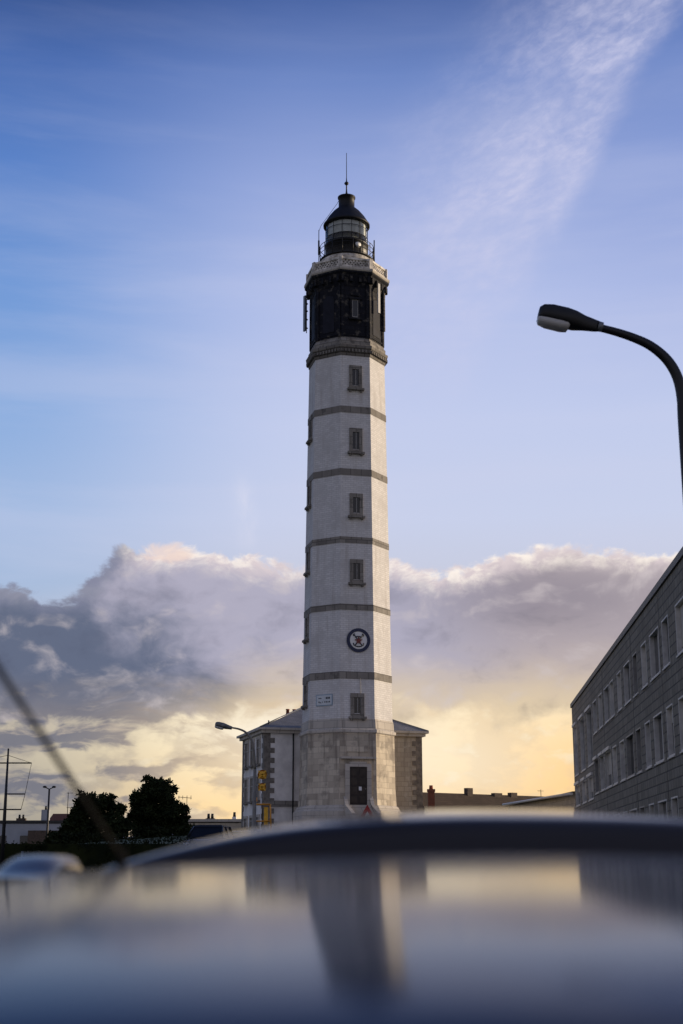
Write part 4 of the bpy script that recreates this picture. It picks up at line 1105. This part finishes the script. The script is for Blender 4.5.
# ================================================================ the near car whose roof fills the bottom of the frame
XC = 0.20
NC = thing('car', 'glossy navy car with blurred roof and whip aerial filling the foreground', 'car', (XC, 0, 0), 0, group='cars')
DE = 0.34
_tab = []                                   # roof profile: gently flat at the crest, ever steeper towards the windscreen
_w, _l = -.006, math.log(1.56)
while _l > math.log(DE) - .02:
    _tab.append((math.exp(_l), _w)); _w += (.021 + 1.65 * _w + 16.6 * _w * _w) * .005; _l -= .005
def wA(d_):
    for (a, wa), (b, wb) in zip(_tab, _tab[1:]):
        if b <= d_ <= a: return wa + (wb - wa) * (a - d_) / (a - b)
    return _tab[0][1] if d_ > 1.5 else _tab[-1][1]
wE = wA(DE); sE = .021 + .65 * wE + 16.6 * wE * wE
def zA(d_):
    if d_ < DE: return EYE - wE * DE - (DE - d_) * sE - (DE - d_) ** 2 * .62
    if d_ <= 1.56: return EYE - d_ * wA(d_)
    z0 = EYE + 1.56 * .006; t = d_ - 1.56
    return z0 - .030 * min(1, t / .12) - .012 * max(0, t - .12)
def hwA(d_): return .575 + .02 * min(1, d_) + .14 * max(0, min(1, (d_ - 1.5) / .6))
def lat(x, d_):
    hw = hwA(d_); q_ = abs(x) / hw
    return -.085 * x * x - .05 * max(0, (q_ - .84) / .16) ** 2.2
ds = [.20 + .02 * i for i in range(7)] + [.34 + .0122 * i for i in range(101)] + [1.575, 1.59, 1.61, 1.64] + [1.68 + .06 * i for i in range(0, 21)]
NX = 48
def roofgrid(dlist, zoff=0.0, inset=1.0):
    m = MB(); vs = []
    for d_ in dlist:
        hw = hwA(d_) * inset
        for i in range(NX + 1):
            x = -hw + 2 * hw * i / NX
            vs.append((x, d_, zA(d_) + lat(x, d_) + zoff))
    n = NX + 1
    fs = [(i * n + j, i * n + j + 1, (i + 1) * n + j + 1, (i + 1) * n + j) for i in range(len(dlist) - 1) for j in range(NX)]
    return m.add(vs, fs, smooth=True)
roofgrid(ds).build('roof', M_paint, NC, fixn=False)
roofgrid([-.28 + .48 * i / 16 for i in range(17)], 0, .99).build('windscreen', M_carglass, NC, fixn=False)
# raised grained lip across the roof
LC, LHW = .08, .67                 # centre and half width of the lip
def HL(x):
    q_ = abs(x - LC) / LHW
    return 0.0 if q_ >= 1 else (.0862 + .0215) * (1 - q_ ** 3.0)
prof = [(1.825, -.02, 0), (1.832, 0, .05), (1.840, 0, .22), (1.850, 0, .42), (1.862, 0, .58), (1.88, 0, .68), (1.92, 0, .745), (2.0, 0, .81), (2.1, 0, .88), (2.2, 0, .945), (2.3, 0, .99), (2.38, 0, 1.0), (2.5, 0, .93), (2.66, 0, .65), (2.8, 0, .3), (2.88, -.006, 0)]
m = MB(); vs = []; NB = 64
for (d_, o_, k) in prof:
    for i in range(NB + 1):
        x = LC - LHW + 2 * LHW * i / NB
        vs.append((x, d_, zA(d_) - .05 * x * x + o_ + .004 + k * HL(x)))
n = NB + 1
m.add(vs, [(i * n + j, i * n + j + 1, (i + 1) * n + j + 1, (i + 1) * n + j) for i in range(len(prof) - 1) for j in range(NB)], smooth=True)
m.build('roof_deflector', M_lip, NC, fixn=False)
sl = MB().tube([(-.57 + 1.14 * i / 40, 1.572, zA(1.56) + lat(-.57 + 1.14 * i / 40, 1.56) - .006) for i in range(41)], .006, 8); sl.build('seal', M_tyre, NC)
# painted side rails of the roof, left one ends the silhouette at x = 20..90 px
for sx_ in (-1, 1):
    r_ = MB(); rings = []
    for i in range(24):
        d_ = 2.20 + .36 * i / 23; t = min(1, (i + .2) / 12); e_ = t * t * (3 - 2 * t) * min(1, (24 - i) / 5)
        c_ = Vector((sx_ * .700, d_, EYE - .034))
        ring = []
        for k in range(24):
            a = 2 * math.pi * k / 24; ca, sa_ = math.cos(a), math.sin(a)
            ring.append(c_ + Vector((math.copysign(abs(ca) ** .6, ca) * .050, 0, abs(sa_) ** .5 * (.010 + .036 * e_) if sa_ > 0 else -abs(sa_) ** .5 * .09)))
        rings.append(ring)
    r_.loft(rings, smooth=True).build('roof_rail', M_lip, NC)
# whip aerial
b_ = Vector((-.262 - XC, 1.72, EYE + .004)); t_ = pt(0, 671, 1.60) - Vector((XC, 0, 0)); tip = b_ + (t_ - b_) * 1.75
MB().tube([b_, b_ + (t_ - b_) * .5, t_, tip], [.0038, .0038, .0037, .0034], 8).build('aerial', M_blackmatt, NC)
MB().lathe([(.007, -.06), (.006, .0), (.005, .008), (.004, .012)], 16, caps=(True, True)).build('aerial_base', M_blackmatt, NC, M=Matrix.Translation(b_))
# lower body
carbody([(-1.62, .60, .56, .52), (-1.58, .74, .66, .60), (-1.35, .80, .76, .70), (-.7, .84, .84, .78), (-.28, .85, .90, .84), (.3, .86, .93, .88), (1.6, .86, .95, .90), (2.7, .85, .96, .90), (3.05, .80, .92, .84), (3.12, .70, .80, .70)]).build('body', M_paint, NC)
sw = MB(); vs = []
dl = [-.28, 0, .2, .5, 1.0, 1.5, 2.0, 2.5, 2.9]
for s_ in (-1, 1):
    rings = []
    for d_ in dl:
        hw = hwA(d_)
        zt = zA(d_) + lat(hw, d_) - .004; zb = min(.90, zt - .03)
        rings.append([(s_ * hw * .985, d_, zt), (s_ * (hw + (.80 - hw) * .5), d_, zt + (zb - zt) * .45), (s_ * .815, d_, zb)])
    sw.loft(rings, (False, False), True, closed=False)
sw.build('side_window', M_carglass, NC, fixn=False)
de = 2.94
zt = zA(de)
rw = MB().add([(-hwA(de), 2.90, zA(2.9) + lat(hwA(de), 2.9)), (hwA(de), 2.90, zA(2.9) + lat(hwA(de), 2.9)), (.74, 3.06, .92), (-.74, 3.06, .92), (0, 2.93, zA(2.93))], [(0, 4, 1, 2, 3)]).build('rear_window', M_carglass, NC, fixn=False)
for x in (-.78, .78):
    for y in (-.95, 2.35): wheel(NC, x, y)
for sx_ in (-.56, .56):
    MB().sphere((sx_, -1.54, .60), .14, 12, 6, (1.3, .5, .6)).build('headlight', M_signwhite, NC)
    MB().sphere((sx_ * 1.2, 3.06, .76), .11, 12, 6, (1, .4, 1.3)).build('taillight', M_signred, NC)
    m = MB().sphere((sx_ * 1.58, .05, .98), .10, 12, 8, (1.1, .6, .75)); m.tube([(sx_ * 1.36, .05, .92), (sx_ * 1.55, .05, .96)], .03, 8); m.build('mirror', M_paint, NC)
